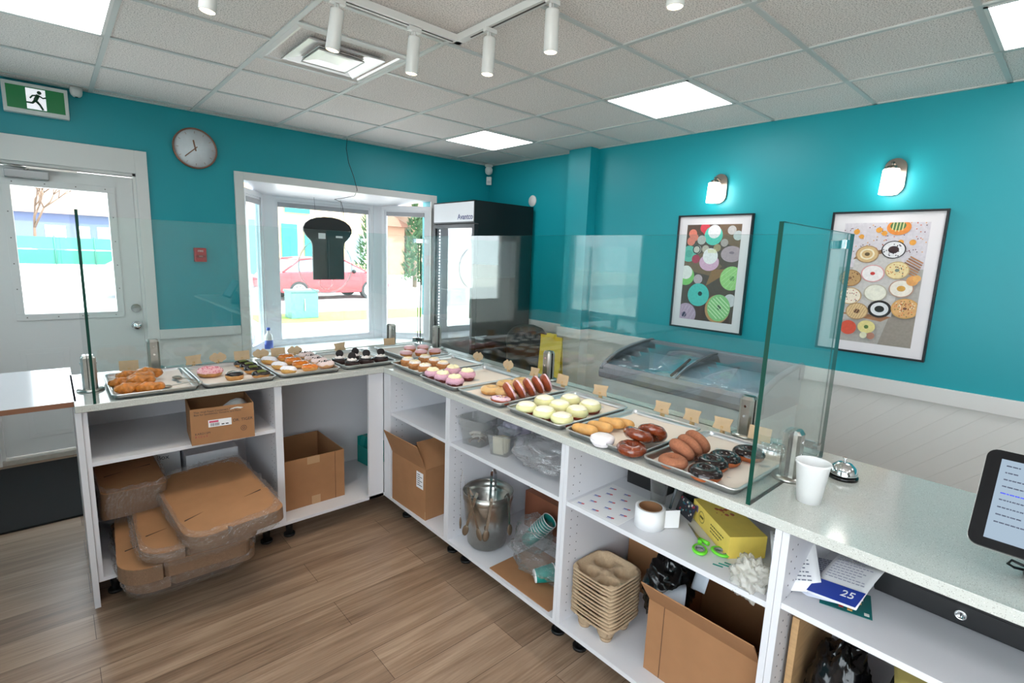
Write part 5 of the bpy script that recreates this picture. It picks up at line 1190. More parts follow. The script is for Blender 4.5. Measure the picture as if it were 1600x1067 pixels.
# ================================================================ CARTONS
def open_box(name, label, loc, rz, w, d, h, flaps=(), mat_=None, cat='cardboard box', th=.004, closed=False, rot=None, seam=None):
    t = thing(name, label, cat, loc, rz, rot=rot); mo = mat_ or CARD; mi = CARD_IN if mo is CARD else mo
    f = MB(); a, b = w/2, d/2
    f.box(-a,a,-b,-b+th,0,h).box(-a,a,b-th,b,0,h).box(-a,-a+th,-b+th,b-th,0,h).box(a-th,a,-b+th,b-th,0,h).box(-a+th,a-th,-b+th,b-th,0,th)
    if closed: f.box(-a+th,a-th,-b+th,b-th,h-th,h)
    f.build('carton', mo, t)
    if seam is not None:
        bx(-a+seam-.0012,-a+seam+.0012,-b-.0006,-b,0,h).build('fold_line', mat('fold_dark',(84,56,40),.9), t)
    for side, ang, ln in flaps:
        X = {'f':T(0,-b+th/2,h), 'b':T(0,b-th/2,h,0,0,PI), 'l':T(-a+th/2,0,h,0,0,-PI/2), 'r':T(a-th/2,0,h,0,0,PI/2)}[side]
        hw = (a if side in 'fb' else b)-.002
        g = MB().xf(X @ Matrix.Rotation(ang,4,'X')); g.prism([(0,0)]*0 or [(-hw,-th/2),(hw,-th/2),(hw,th/2),(-hw,th/2)],0,ln); g.build('flap', mo, t)
    return t
# left cabinet, upper shelf
Z1, ZB = .635+.018, .128
b1 = open_box('cardboard_box','open printed carton with white paper liners on the upper left shelf',(-3.352,-2.085,Z1),-.09,.265,.235,.172)
for txt, sz, x, z, mm in (('Thin Wall Foam Containers To Go',.0125,-.118,.155,PRINT),('Best for Sandwiches, Desserts and More',.0118,-.118,.143,PRINT),('KARD12M',.014,-.118,.052,PRINT),('8 1/2 x 4',.014,-.118,.038,mat('red_print',(150,60,66),.7)),('DR. TIGER',.019,.040,.095,PRINT)):
    text_mesh('printed_text',txt,sz,mm,b1,T(x,-.1178,z,PI/2),align='LEFT',depth=.0003)
bx(-.062,.034,-.1186,-.1176,.078,.112).build('shipping_label', WHITEP, b1)
f = MB()
rnd = random.Random(8); x = -.054
while x < -.016: w_ = rnd.choice((.0008,.0014,.002)); f.box(x,x+w_,-.1190,-.1186,.082,.096); x += w_+.0012
for k in range(2): f.box(-.008+k*.017,.004+k*.017,-.1190,-.1186,.084,.089)
f.build('barcode', PRINT, b1); bx(-.058,-.02,-.1190,-.1186,.099,.108).build('pink_stamp', mat('pink_stamp',(206,80,110),.6), b1)
f = MB(); annulus(f,.011,.013,-.1182,c=(.085,.052)); annulus(f,.004,.006,-.1182,c=(.085,.052)); f.build('recycling_mark', PRINT, b1)
t = thing('paper_liner_stack', 'fan of white paper liners sticking out of the printed carton', 'paper liners', (-3.305,-2.07,Z1+.006), -.09)
for k in range(9):
    f = MB().xf(T(.0,-.078+k*.019,0,.38,0,.04*k)); f.grid(12,8,lambda u,v: Vector((-.085+.16*u+.0*v, .0012*math.sin(u*40+k), .002+.165*v*(1-.35*(2*abs(u-.62))**2))))
    o = f.build('paper_sheet', mat('liner_paper',(205,203,200),.8), t); m = o.modifiers.new('s','SOLIDIFY'); m.thickness = .0006
# left cabinet bottom: flattened donut boxes in wrap
def slab(name, label, loc, rot, w, d, h, group='stacks of flat donut cartons under the counter', seed=0, wraps=False, notch=True):
    t = thing(name, label, 'cardboard stack', loc, rot=rot, group=group)
    P = []
    for cx, cy, a0, r in ((w/2,d/2,0,.03),(-w/2,d/2,PI/2,.03),(-w/2,-d/2,PI,.10 if notch else .025),(w/2,-d/2,1.5*PI,.045 if notch else .02)):
        sx = 1 if cx > 0 else -1; sy = 1 if cy > 0 else -1
        for k in range(7): a = a0+PI/2*k/6; P.append((cx-sx*r+r*math.cos(a), cy-sy*r+r*math.sin(a)))
        if notch and a0 == PI:
            x = cx+r+.05; P += [(x,-d/2),(x+.006,-d/2+.022),(x+.02,-d/2+.004)]
    n = max(3,int(h/.006))
    f = MB().slot(1).prism(P,0,h-.003); 
    for k in range(1,n): pass
    f.slot(0).prism([(x*.998,y*.998) for x,y in P],h-.0028,h); f.build('carton_stack', [CARD, CARD_ED], t)
    g = MB(); g.box(-w*.36,-w*.20,-d/2+.13,-d/2+.1325,h,h+.001) if 0 else None
    g.prism([(-w/2+.03,-d/2+.17),(-w/2+.11,-d/2+.20),(-w/2+.03,-d/2+.178)],h,h+.0006).build('cut_slot', mat('slot_dark',(50,34,26),.9), t)
    g = MB().prism([(w/2-.03,-d/2+.23),(w/2-.11,-d/2+.21),(w/2-.03,-d/2+.222)],h,h+.0006)
    g.build('cut_slot', mat('slot_dark',(50,34,26),.9), t)
    return t
slab('carton_stack','lowest stack of flat brown cartons, sagging out of the left cabinet',(-3.545,-2.11,.138),(.09,.0,.02),.50,.56,.055,seed=1)
slab('carton_stack','second stack of flat brown cartons from the bottom, with rounded left corner',(-3.555,-2.14,.200),(.06,.0,-.06),.49,.60,.072,seed=2)
slab('carton_stack','third stack of flat brown cartons, half covered by the top one',(-3.510,-2.165,.282),(.05,.0,-.03),.44,.60,.045,seed=3)
slab('carton_stack','topmost stack of flat brown cartons, large and squared to the front',(-3.410,-2.210,.345),(.075,-.06,.06),.395,.65,.062,seed=4)
slab('carton_stack','dark wrapped stack of flat cartons standing behind on the left',(-3.720,-1.88,.345),(.10,.04,.05),.25,.34,.13,notch=False)
def crumple(name, label, cat, c, size, m, seed=0., n=(26,20), amp=.35, sq=2.6, zmin=None, group=None):
    """crumpled film bag: superellipsoid shell with folded noise"""
    f = MB()
    def fn(u, v):
        th = PI*v; ph = 2*PI*u; p = Vector((math.sin(th)*math.cos(ph), math.sin(th)*math.sin(ph), math.cos(th)))
        k = (abs(p.x)**sq+abs(p.y)**sq+abs(p.z)**sq)**(-1/sq)
        nz = .8*noise.noise(p*2.3+Vector((seed,0,seed)))-.9*abs(noise.noise(p*4.1+Vector((0,seed,0))))-.45*abs(noise.noise(p*9+Vector((seed,seed,0))))+.3
        q = p*k*(1+amp*nz); r = Vector((q.x*size[0],q.y*size[1],q.z*size[2]))
        if zmin is not None: r.z = max(r.z, zmin)
        return r
    f.grid(n[0]*2, n[1]*2, fn, cu=True); o = f.build(name, m, loc=c); tag(o, label, cat, group); return o
def wrap(label, loc, rot, w, d, h, seed):
    f = MB()
    def fn(u, v):
        a = 2*PI*u; ex = 5
        c, s = math.cos(a), math.sin(a); k = 1.0*(abs(c)**ex+abs(s)**ex)**(-1/ex); x, y = c*k*w/2, s*k*d/2
        prof = [(.97,-.03),(1.03,h*.45),(1.01,h+.004),(.95,h+.012),(.90,h+.004)]; i = min(3,int(v*4)); t_ = v*4-i
        r = prof[i][0]*(1-t_)+prof[i+1][0]*t_; z = prof[i][1]*(1-t_)+prof[i+1][1]*t_
        nz = noise.noise(Vector((c*5+seed,s*5,v*4)))+.9*abs(noise.noise(Vector((c*11+seed,s*11,v*7))))+.5*noise.noise(Vector((c*27+seed,s*27,v*15)))-.2
        return Vector((x*(r+.016+.050*nz), y*(r+.012+.036*nz), z+.016*nz+.005))
    f.grid(170,20,fn,cu=True,smooth=False); o = f.build('plastic_wrap', FILM, loc=loc); o.rotation_euler = rot
    tag(o, label, 'plastic wrap', 'clear plastic wrap around the carton stacks')
wrap('clear plastic wrap around the topmost flat carton stack',(-3.410,-2.210,.345),(.075,-.06,.06),.405,.66,.062,1.)
wrap('clear plastic wrap around the third flat carton stack',(-3.510,-2.165,.282),(.05,.0,-.03),.455,.615,.045,4.)
wrap('clear plastic wrap torn open around the lowest flat carton stack',(-3.545,-2.11,.138),(.09,.0,.02),.515,.575,.055,7.)
wrap('clear plastic wrap around the dark stack standing at the back left',(-3.720,-1.88,.345),(.10,.04,.05),.262,.35,.13,9.)
t = open_box('white_carton','white carton lying behind the flat carton stacks, right of the other',(-3.335,-1.70,ZB),0,.25,.17,.335,closed=True,mat_=mat('white_carton',(214,216,220),.5))
t = open_box('white_carton','flat white carton with dark lettering behind the wrapped stacks',(-3.575,-1.66,ZB),0,.20,.10,.355,closed=True,mat_=mat('white_carton',(214,216,220),.5))
text_mesh('lettering','Right Box',.034,mat('blue_black_print',(50,56,78),.6),t,T(-.085,-.0505,.325,PI/2),align='LEFT')
# corner cabinet
t = open_box('cardboard_box','large plain open carton in the corner cabinet',(-2.905,-1.858,ZB),0,.39,.40,.288,seam=.335)
bx(-.02,.05,-.2008,-.2000,.245,.288).build('tape', mat('brown_tape',(178,142,106),.4), t); bx(.0,.05,-.2008,-.2,.0,.05).build('tape', mat('brown_tape',(178,142,106),.4), t)
t = thing('teal_carton', 'small teal open carton at the back of the corner cabinet', 'carton', (-2.33,-1.685,ZB), .12)
f = MB(); f.box(-.09,.09,-.07,-.067,0,.10).box(-.09,-.087,-.067,.067,0,.12).box(.087,.09,-.067,.067,0,.12).box(-.087,.087,.067,.07,0,.18).box(-.087,.087,-.067,.067,0,.003); f.build('carton', TEALP, t)
MB().xf(T(-.05,.04,.10,0,.25,0)).box(-.03,.03,-.03,.02,0,.08).build('flap', TEALP, t)
# right run 1: taped carton with flaps.  local -y faces -x in the world after the turn
t = open_box('cardboard_box','carton with two raised flaps and a white label, nearest the corner',(-2.322,-2.432,ZB),R90+.03,.345,.36,.292,flaps=[('f',.38,.155),('r',-.62,.16),('b',.1,.12)])
bx(.085,.150,-.1808,-.1800,.17,.262).build('white_label', WHITEP, t)
f = MB()
for k in range(6): f.box(.092,.12+.02*(k%2),-.1812,-.1808,.245-k*.012,.249-k*.012)
f.build('label_print', PRINT, t)
bx(.17,.1735,-.181,-.18,.0,.05).build('tape', mat('brown_tape',(178,142,106),.4), t)
# right run 2 upper shelf: tubs
def tub(name, label, loc, rz, wb, wt, h):
    t = thing(name, label, 'tub', loc, rz, 'clear square plastic tubs')
    f = MB(); rr = [[f.v((x,y,z)) for x,y in rr_pts(a,a*.92,r_,4)] for a,r_,z in ((wb/2,.014,.001),(wt/2-.004,.018,h*.72),(wt/2,.02,h*.74),(wt/2,.02,h),(wt/2+.012,.02,h))]
    for P, Q in zip(rr, rr[1:]):
        for i in range(len(P)): f.f([P[i],P[(i+1)%len(P)],Q[(i+1)%len(P)],Q[i]], True)
    f.f(rr[0]); o = f.build('tub_wall', TUBPL, t); m = o.modifiers.new('s','SOLIDIFY'); m.thickness = .002
    return t
tub('plastic_tub','larger clear tub of clips on the shelf at the cabinet post',(-2.400,-2.93,Z1),R90+.25,.115,.150,.135)
t = thing('clip_heap', 'heap of pale clips lying in the larger clear tub', 'clips', (-2.400,-2.93,Z1+.004), R90+.25)
rnd = random.Random(4)
for k in range(12):
    f = MB(); a = rnd.uniform(0,PI); X = T(rnd.uniform(-.030,.030),rnd.uniform(-.026,.026),.008+k*.0035,rnd.uniform(-.3,.3),rnd.uniform(-.3,.3),a)
    f.xf(X).tube([(-.028,.006,0),(-.01,.012,.003),(.012,.008,.003),(.026,0,0)],.006,6); f.build('clip', mat('pale_clip',(222,212,200),.6) if k > 6 else mat('tan_clip',(150,124,98),.6), t)
tub('plastic_tub','smaller clear tub of folded cream cards in front of the bag',(-2.390,-3.105,Z1),R90+.35,.090,.118,.105)
t = thing('card_bundle', 'bundle of cream cards standing in the smaller clear tub', 'cards', (-2.390,-3.105,Z1+.004), R90+.35)
for k in range(6):
    MB().xf(T(-.006+.002*k,-.030+.010*k,.0,.12-.05*k,0,.1*(-1)**k)).box(-.024,.024,-.0015,.0015,0,.088-.003*k,bev=.001).build('card', mat('cream_card',(232,222,196),.6), t)
crumple('plastic_bag','purple-grey plastic bag slumped behind the clear tubs','plastic bag',(-2.25,-3.05,Z1+.062),(.085,.075,.062),glassy('grey_bag_film',(.7,.68,.78),.2,1.4,.05,(196,190,206),.55,.8,18.),seed=3.3,zmin=-.060)
crumple('plastic_bag','large clear plastic bag crumpled on the shelf beside the tubs','plastic bag',(-2.33,-3.37,Z1+.078),(.135,.150,.080),glassy('clear_bag_film',(.95,.95,.95),.08,1.45,.07,(222,220,222),.16,1.,45.),seed=7.1,zmin=-.076,amp=.3)
# lower: bucket, tongs, cups
t = thing('steel_bucket', 'round brushed steel bucket full of tongs under the counter', 'bucket', (-2.368,-2.985,ZB))
MB().lathe([(0,.001),(.082,.001),(.088,.008),(.104,.20),(.113,.205),(.113,.222),(.119,.228),(.119,.245),(.125,.250),(.127,.286),(.124,.286),(.121,.25),(.098,.02),(0,.012)],40).build('bucket_wall', STEEL, t)
f = MB(); torus(f,.1255,.003,.003,.287,nu=40,nv=8); f.build('rolled_rim', STEEL, t)
MB().lathe([(.094,.055),(.0965,.060),(.0945,.065)],40).build('lower_band', STEEL, t)
TW = mat('tong_scoop_brown',(116,98,80),.4,.4)
def tongs(ang, lean, hgt, label, out=True):
    t = thing('serving_tongs', label, 'tongs', (-2.368+.128*math.cos(ang), -2.985+.128*math.sin(ang), ZB+.287), ang, 'serving tongs hanging on the steel bucket')
    # local x points outward from the bucket
    X = Matrix.Rotation(lean,4,'X')
    top = hgt
    o_ = [Vector((.004,0,top)),Vector((.012,0,top*.4)),Vector((.010,0,-.04)),Vector((.006,0,-.15))]
    i_ = [Vector((.004,0,top)),Vector((-.010,0,top*.4)),Vector((-.022,0,-.03)),Vector((-.040,0,-.12))]
    for pts, nm in ((o_,'outer_arm'),(i_,'inner_arm')):
        f = MB().xf(X)
        for a, b in zip(pts, pts[1:]):
            V = [f.v(a+Vector((0,-.007,0))),f.v(a+Vector((0,.007,0))),f.v(b+Vector((0,.007,0))),f.v(b+Vector((0,-.007,0)))]; f.f(V)
        o = f.build(nm, CHROME if nm == 'inner_arm' else mat('tong_steel',(170,160,148),.25,.9), t); m = o.modifiers.new('s','SOLIDIFY'); m.thickness = .0014
        e = pts[-1]; MB().xf(X).sphere(tuple(e+Vector((0.001,0,-.022))),.018,n=14,m=8,sc=(.35,.95,1.7)).build('scoop', TW, o)
    return t
tongs(2.55,.02,.105,'bright steel tongs at the far left of the bucket rim'); tongs(-2.75,-.28,.045,'tongs leaning left on the front of the bucket'); tongs(-2.15,-.12,.02,'tongs hanging at the front middle of the bucket'); tongs(-1.45,.12,.03,'tongs hanging right of the middle on the bucket front'); tongs(3.35,.35,.06,'tongs crossing behind the front left pair on the bucket')
t = thing('steel_tongs', 'bright steel tongs standing inside the bucket, closed end up', 'tongs', (-2.335,-2.985,ZB+.09))
for s_ in (-1,1):
    f = MB(); pts = [Vector((0,.0,.30)),Vector((0,s_*.016,.28)),Vector((0,s_*.026,.02))]
    for a, b in zip(pts, pts[1:]): w_ = .008; f.f([f.v(a+Vector((-w_,0,0))),f.v(a+Vector((w_,0,0))),f.v(b+Vector((w_,0,0))),f.v(b+Vector((-w_,0,0)))])
    o = f.build('arm', CHROME, t); m = o.modifiers.new('s','SOLIDIFY'); m.thickness = .0014
o = bx(-2.495,-2.20,-3.55,-3.165,ZB+.0012,ZB+.005).build('cardboard_sheet', CARD); tag(o, 'loose flat cardboard sheet under the teal cups', 'cardboard')
o.rotation_euler = (0,0,0)
open_box('cardboard_box','reddish carton at the back behind the steel bucket',(-2.03,-3.12,ZB),R90,.30,.12,.20,closed=True,mat_=mat('reddish_card',(140,84,60),.8))
TCUP = mat('teal_cup',(14,140,130),.4)
def paper_cup(label, group, capm=None):
    t = thing('paper_cup', label, 'cup', group=group)
    MB().lathe([(0,.004),(.027,.004),(.028,0),(.030,.002),(.0405,.088),(.0385,.088),(.028,.008),(0,.008)],24).build('cup_wall', TCUP, t)
    f = MB(); torus(f,.0405,.0022,.0022,.0885,nu=24,nv=6); f.build('white_rim', WHITEP, t); return t
c0 = paper_cup('','teal paper cups nested in a leaning stack'); d_ = Vector((.24,-.46,.62)).normalized(); q = d_.to_track_quat('Z','Y').to_euler()
LB = ['lowest teal paper cup of the leaning stack','second teal paper cup up the leaning stack','third teal paper cup up the leaning stack','fourth teal paper cup up the leaning stack','fifth teal paper cup up the leaning stack','sixth teal paper cup up the leaning stack','topmost teal paper cup of the leaning stack']
for k in range(7):
    loc = Vector((-2.245,-3.145,.165)) + d_*.0155*k
    if k == 0: c0.location = loc; c0.rotation_euler = q; c0['label'] = LB[0]
    else: dup(c0, loc, q, LB[k])
d2 = Vector((1,-.55,.10)).normalized(); q2 = d2.to_track_quat('Z','Y').to_euler()
lying = []
for k, lb in enumerate(['teal paper cup lying at the front with its white base showing','teal paper cup lying nested behind the front one']):
    lying.append(dup(c0, Vector((-2.415,-3.385,.172))+d2*.02*k, q2, lb, 'teal paper cups lying in plastic'))
MB().lathe([(0,-.003),(.0285,-.003),(.0292,.001),(.0298,.004),(.0285,.004),(0,.001)],24).build('white_base', WHITEP, lying[0])
crumple('plastic_sleeve','clear plastic sleeve around the leaning stack of teal cups','plastic sleeve',(-2.25,-3.205,.235),(.085,.085,.085),FILM,seed=2.2,zmin=-.10,amp=.22)
crumple('plastic_sleeve','long clear plastic sleeve lying over the cups to the cabinet post','plastic sleeve',(-2.30,-3.36,.205),(.13,.19,.060),FILM,seed=5.4,zmin=-.07,amp=.3)
# ---------------------------------------------------------------- right run 3, upper shelf
t = thing('sticker_sheet', 'white sheet of small red and blue stickers on the shelf', 'sticker sheet', (-2.375,-3.745,Z1))
bx(-.125,.135,-.115,.105,.0002,.0012).build('backing_sheet', WHITEP, t)
BLU = mat('sticker_blue',(40,70,160),.5); RDD = mat('sticker_red',(200,44,60),.5)
for i in range(5):
    for j in range(3):
        x = -.10+i*.05; y = .075-j*.07-(i%2)*.02
        f = MB().xf(T(x,y,.0013,0,0,R90+.25)); f.box(-.014,.001,-.003,.003,0,.0003); f.slot(1).box(.001,.012,-.004,.004,0,.0003); f.slot(0).box(-.016,.008,-.0085,-.0075,0,.0003); f.build('sticker', [BLU, RDD], t)
t = thing('label_roll', 'large white roll of labels with brown core on the shelf', 'label roll', (-2.405,-3.925,Z1))
MB().lathe([(.040,0),(.052,0),(.052,.070),(.040,.070),(.040,0)],40).build('label_paper', WHITEP, t); MB().lathe([(.038,.0),(.040,.0),(.040,.071),(.0375,.071),(.0375,0)],36).build('core', CARD_IN, t)
f = MB(); f.grid(10,2,lambda u,v: Vector((.052*math.cos(-1.2-u*.3)+.0*u+.06*u, .052*math.sin(-1.2)-.03*u, .002+.066*v))); f.build('loose_end', WHITEP, t)
o = bx(-2.17,-1.97,-3.84,-3.66,Z1,Z1+.10,bev=.004).build('black_case', BLACKM); tag(o,'flat black case at the back of the sticker shelf','case')
t = thing('black_case', 'black box at the back beside the yellow carton', 'case', (-2.06,-3.985,Z1)); bx(-.08,.08,-.085,.085,0,.10,bev=.004).build('case_body', BLACKM, t); bx(-.081,-.08,-.06,.06,.03,.05).build('dark_label', mat('dark_label',(46,46,50),.5), t)
t = thing('clear_cup', 'tall clear plastic cup behind the label roll', 'cup', (-2.225,-3.845,Z1))
o = MB().lathe([(0,.002),(.026,.002),(.028,.0),(.040,.135),(.043,.137)],28).build('cup_wall', TUBPL, t)
t = thing('marker_pen', 'thin marker with green tip standing behind the label roll', 'pen', (-2.235,-3.905,Z1), rot=(.15,.1,0)); MB().cyl((0,0,0),(0,0,.10),.005,n=10).build('barrel', mat('pen_grey',(90,96,100),.4), t); MB().cyl((0,0,.10),(0,0,.118),.006,.004,n=10).build('green_tip', mat('pen_green',(40,170,70),.4), t)
o = MB()
PAL = [(40,40,48),(30,110,120),(170,50,60),(220,210,200),(60,70,140)]
rnd = random.Random(9); o.xf(T(-2.245,-3.962,Z1+.001,-.0,.32,-.5)); o.slot(0).box(-.001,.001,-.055,.045,0,.062)
for k in range(34): o.slot(rnd.randrange(5)); y, z, s_ = rnd.uniform(-.05,.036), rnd.uniform(.002,.052), rnd.uniform(.004,.009); o.box(-.0014-.00002*k,-.001,y,y+s_,z,z+s_)
o = o.build('printed_flyer', [mat('fly_%d'%i,c,.4) for i,c in enumerate(PAL)], merge=False); tag(o,'dark colourful printed flyer leaning beside the label roll','flyer')
t = thing('scissors', 'scissors with bright green handles lying on the shelf', 'scissors', (-2.358,-4.092,Z1+.003))
GRS = mat('scissor_green',(104,206,50),.35); GRY = mat('scissor_grey',(120,124,120),.5)
for s_, end in ((1,(-.052,-.028)),(-1,(-.018,-.072))):
    e = Vector((end[0],end[1],.004)); tip = Vector((.066,.080,.002))
    f = MB(); d = tip.normalized(); nn = Vector((-d.y,d.x,0)); f.prism([tuple((Vector((0,0,0))+nn*.007*s_)[:2]),tuple((tip)[:2]),tuple((Vector((0,0,0))-nn*.005*s_)[:2]),tuple((-d*.012)[:2])],.001+.0012*s_,.0022+.0012*s_)
    bl = f.build('blade', STEEL, t)
    f = MB(); f.tube([(0,0,.004),(e.x*.5,e.y*.5,.006)],[.006,.007],8)
    dd = Vector((e.x,e.y,0)).normalized(); ax = Matrix.Translation(e+dd*.010) @ Matrix.Rotation(math.atan2(dd.y,dd.x),4,'Z') @ Matrix.Diagonal((1.35,1,1,1))
    f.xf(ax); torus(f,.019,.0055,.005,0,nu=28,nv=10); f.build('handle', GRS, t)
    f = MB().xf(ax); torus(f,.0145,.0028,.0052,0,nu=24,nv=8); f.build('handle_lining', GRY, t)
MB().cyl((0,0,.0),(0,0,.007),.004,n=10).build('pivot', STEEL, t)
# yellow carton
A_, B_ = Vector((-2.228,-3.992,0)), Vector((-2.388,-4.205,0)); n_ = Vector((.80,-.60,0)); cen = (A_+B_)/2+n_*.062
t = open_box('yellow_carton','yellow printed carton lying at an angle on the shelf',(cen.x,cen.y,Z1+.0005),math.atan2(B_.y-A_.y,B_.x-A_.x)+PI*0,.262,.124,.074,closed=True,mat_=YELC,cat='carton')
# long side nearest the scissors is local -y or +y; find it
sd = 1 if (Matrix.Rotation(t.rotation_euler.z,3,'Z') @ Vector((0,1,0))).dot(-n_) > 0 else -1
XS = T(0,sd*.0623,0,0,0,0) @ Matrix.Rotation(PI/2,4,'X') if sd < 0 else T(0,sd*.0623,0,0,0,PI) @ Matrix.Rotation(PI/2,4,'X')
f = MB().xf(XS); lx = 1
def emb(f, c, r0, r1, z=.0003, n=36):
    a = [f.v((c[0]+math.cos(2*PI*k/n)*r0, c[1]+math.sin(2*PI*k/n)*r0, z)) for k in range(n)]; b = [f.v((c[0]+math.cos(2*PI*k/n)*r1, c[1]+math.sin(2*PI*k/n)*r1, z)) for k in range(n)]
    for k in range(n): f.f([a[k],a[(k+1)%n],b[(k+1)%n],b[k]])
emb(f,(-.062,.037),.018,.0195); emb(f,(-.062,.037),.0205,.0215); f.box(-.075,-.049,.033,.041,.0002,.0006); f.build('round_emblem', mat('olive_print',(96,84,40),.6), t)
f = MB().xf(XS); f.box(-.108,-.092,.038,.062,.0002,.0006); f.build('purple_patch', mat('purple_patch',(120,104,150),.5), t)
f = MB().xf(XS); rnd = random.Random(12)
for r_ in range(3):
    x = .005
    while x < .085-(r_==2)*.02: w_ = rnd.uniform(.004,.011); f.box(x,x+w_,.046-r_*.012,.0505-r_*.012,.0002,.0005); x += w_+.003
f.build('printed_lines', mat('olive_print',(96,84,40),.6), t)
f = MB(); rnd = random.Random(13)
for k in range(12): f.sphere((-.03+rnd.uniform(-.03,.03),rnd.uniform(-.03,.03),.0735),rnd.uniform(.006,.012),n=8,m=4,sc=(1.3,1,.08))
f.build('printed_picture', mat('pie_picture',(160,74,40),.5), t)
t = thing('teal_stickers', 'three small teal stickers on the shelf before the yellow carton', 'stickers', (-2.435,-4.215,Z1))
for k in range(3): MB().xf(T(-.0+.018*k-.012,.012-.010*k,0,0,0,R90+.25)).box(-.017,.013,-.0035,.0035,.0002,.0010).build('sticker', TEALP, t)
crumple('plastic_gloves','crumpled clump of clear plastic gloves hanging over the shelf edge','plastic gloves',(-2.462,-4.305,Z1+.020),(.042,.048,.055),glassy('glove_film',(.94,.94,.92),.3,1.4,.05,(236,232,222),.32,.8,40.),seed=8.8,amp=.5)
# ---------------------------------------------------------------- right run 3, bottom: pulp carriers and carton
def carrier_h(x, y):
    s = .104; e = max(abs(x),abs(y)); ex = (abs(x)**6+abs(y)**6)**(1/6)
    z = .040
    for cx in (-.048,.048):
        for cy in (-.048,.048):
            r = math.hypot(x-cx,y-cy)
            if r < .041: z = min(z, .004+ .038*max(0,(r-.028)/.013)**1.0 if r > .028 else .004)
            for k in range(4):
                a = PI/4+k*PI/2; px, py = cx+.034*math.cos(a), cy+.034*math.sin(a)
                if math.hypot(x-px,y-py) < .006: z = max(z,.030)
    z += .010*max(0,1-math.hypot(x,y)/.020)
    if ex > .090: z = .040+.022*min(1,(ex-.090)/.010)
    if ex > .102: z = .060-.45*(ex-.102)
    return z
t = thing('pulp_drink_carrier','', 'drink carrier', group='stacked brown pulp drink carriers')
f = MB(); N = 46; s_ = .108
def cf(u, v):
    x, y = -s_+2*s_*u, -s_+2*s_*v; c = max(abs(x),abs(y)); r = (abs(x)**5+abs(y)**5)**(1/5)
    k = c/r if r > 1e-6 and c > .08 else 1
    return Vector((x*k, y*k, carrier_h(x,y)))
f.grid(N,N,cf); o = f.build('moulded_tray', PULP, t); m = o.modifiers.new('s','SOLIDIFY'); m.thickness = .0022
for cx in (-.062,.062):
    for cy in (-.062,.062): MB().cyl((cx*.85,cy*.85,.004),(cx*.84,cy*.84,-.014),.027,.021,n=14).build('cup_well', PULP, t)
NC = 13; HC = .0150
ords = ['lowest','second','third','fourth','fifth','sixth','seventh','eighth','ninth','tenth','eleventh','twelfth']
for k in range(NC):
    lb = ('lowest brown pulp drink carrier of the stack' if k == 0 else 'topmost brown pulp drink carrier, its four cup wells open' if k == NC-1 else '%s brown pulp drink carrier from the bottom of the stack' % ords[k])
    rr_ = random.Random(k).uniform(-.02,.02)
    if k == 0: t.location = (-2.378,-3.742,ZB+.014); t.rotation_euler = (0,0,rr_); t['label'] = lb
    else: dup(t, (-2.378+.002*math.sin(k*2),-3.742,ZB+.014+HC*k), (0,0,rr_), lb)
t = open_box('cardboard_box','large plain carton with its front flap folded out, beside the drink carriers',(-2.235,-4.162,ZB),R90+.0,.385,.40,.275,flaps=[('f',.62,.115),('b',.05,.10),('r',.25,.10)],seam=.062)
open_box('cardboard_box','tall brown carton standing behind the drink carriers',(-2.02,-3.72,ZB),R90,.17,.12,.40,closed=True)
crumple('black_bag','black plastic bag stuffed between the cartons','plastic bag',(-2.27,-3.955,.375),(.105,.075,.115),mat('black_bag_film',(12,12,14),.22),seed=1.9,amp=.3)
for k, (loc, rt, lb) in enumerate([((-2.225,-3.905,.36),(.2,.3,1.0),'curved white paper sheet tucked behind the black bag'),((-2.375,-3.995,.375),(.9,-.35,.5),'pale card lying on the flap in front of the black bag'),((-2.285,-4.075,.42),(.4,.5,.8),'white card sticking up right of the black bag')]):
    f = MB(); f.grid(10,6,lambda u,v: Vector((-.055+.11*u, .03*math.sin(u*PI), .11*v*(.75+.25*math.sin(u*PI))))); o = f.build('white_card', mat('card_grey_white',(196,202,212),.6), loc=loc); o.rotation_euler = rt
    m = o.modifiers.new('s','SOLIDIFY'); m.thickness = .001; tag(o, lb, 'card', 'white cards around the black bag')
# ---------------------------------------------------------------- right run 4
Z4 = .655+.018
t = thing('cash_drawer', 'black metal cash drawer under the worktop at the right edge', 'cash drawer', (-2.05,-4.80,Z4))
bx(-.18,.17,-.245,.245,.004,.10,bev=.004).build('housing', mat('drawer_black',(20,20,22),.3), t)
dfx = bx(-.196,-.18,-.240,.240,.010,.088,bev=.003).build('drawer_front', mat('drawer_black',(20,20,22),.3), t)
bx(-.198,-.196,-.16,.16,.060,.066).build('media_slot', BLACKM, dfx)
f = MB().xf(T(-.196,.055,.040,0,-PI/2,0)); f.lathe([(0,0),(.013,0),(.013,.006),(.010,.008),(.0095,.005),(0,.005)],24); lk = f.build('key_lock', CHROME, dfx)
bx(-.2022,-.2015,.054,.056,.034,.046).build('keyhole', BLACKM, lk)
def paper(label, loc, rot, w, h, m, extra=None, name='printed_flyer', group='papers beside the cash drawer'):
    t = thing(name, label, 'flyer', loc, rot=rot, group=group)
    f = MB(); f.grid(8,6,lambda u,v: Vector((-w/2+w*u, h*v, .006*math.sin(v*PI)))); o = f.build('sheet', m, t); q = o.modifiers.new('s','SOLIDIFY'); q.thickness = .0006
    if extra: extra(t)
    return t
def lines(n, w, h, c=(120,122,140)):
    def g(t):
        f = MB(); rnd = random.Random(n)
        for k in range(n):
            z = h*(.92-.84*k/n); x = -w*.42
            while x < w*(.40-.25*rnd.random()): s_ = rnd.uniform(.004,.012); f.box(x,x+s_,z,z+h*.018,.0075,.0078); x += s_+.003
        f.build('printed_lines', mat('print_lines_%d'%c[0],c,.6), t)
    return g
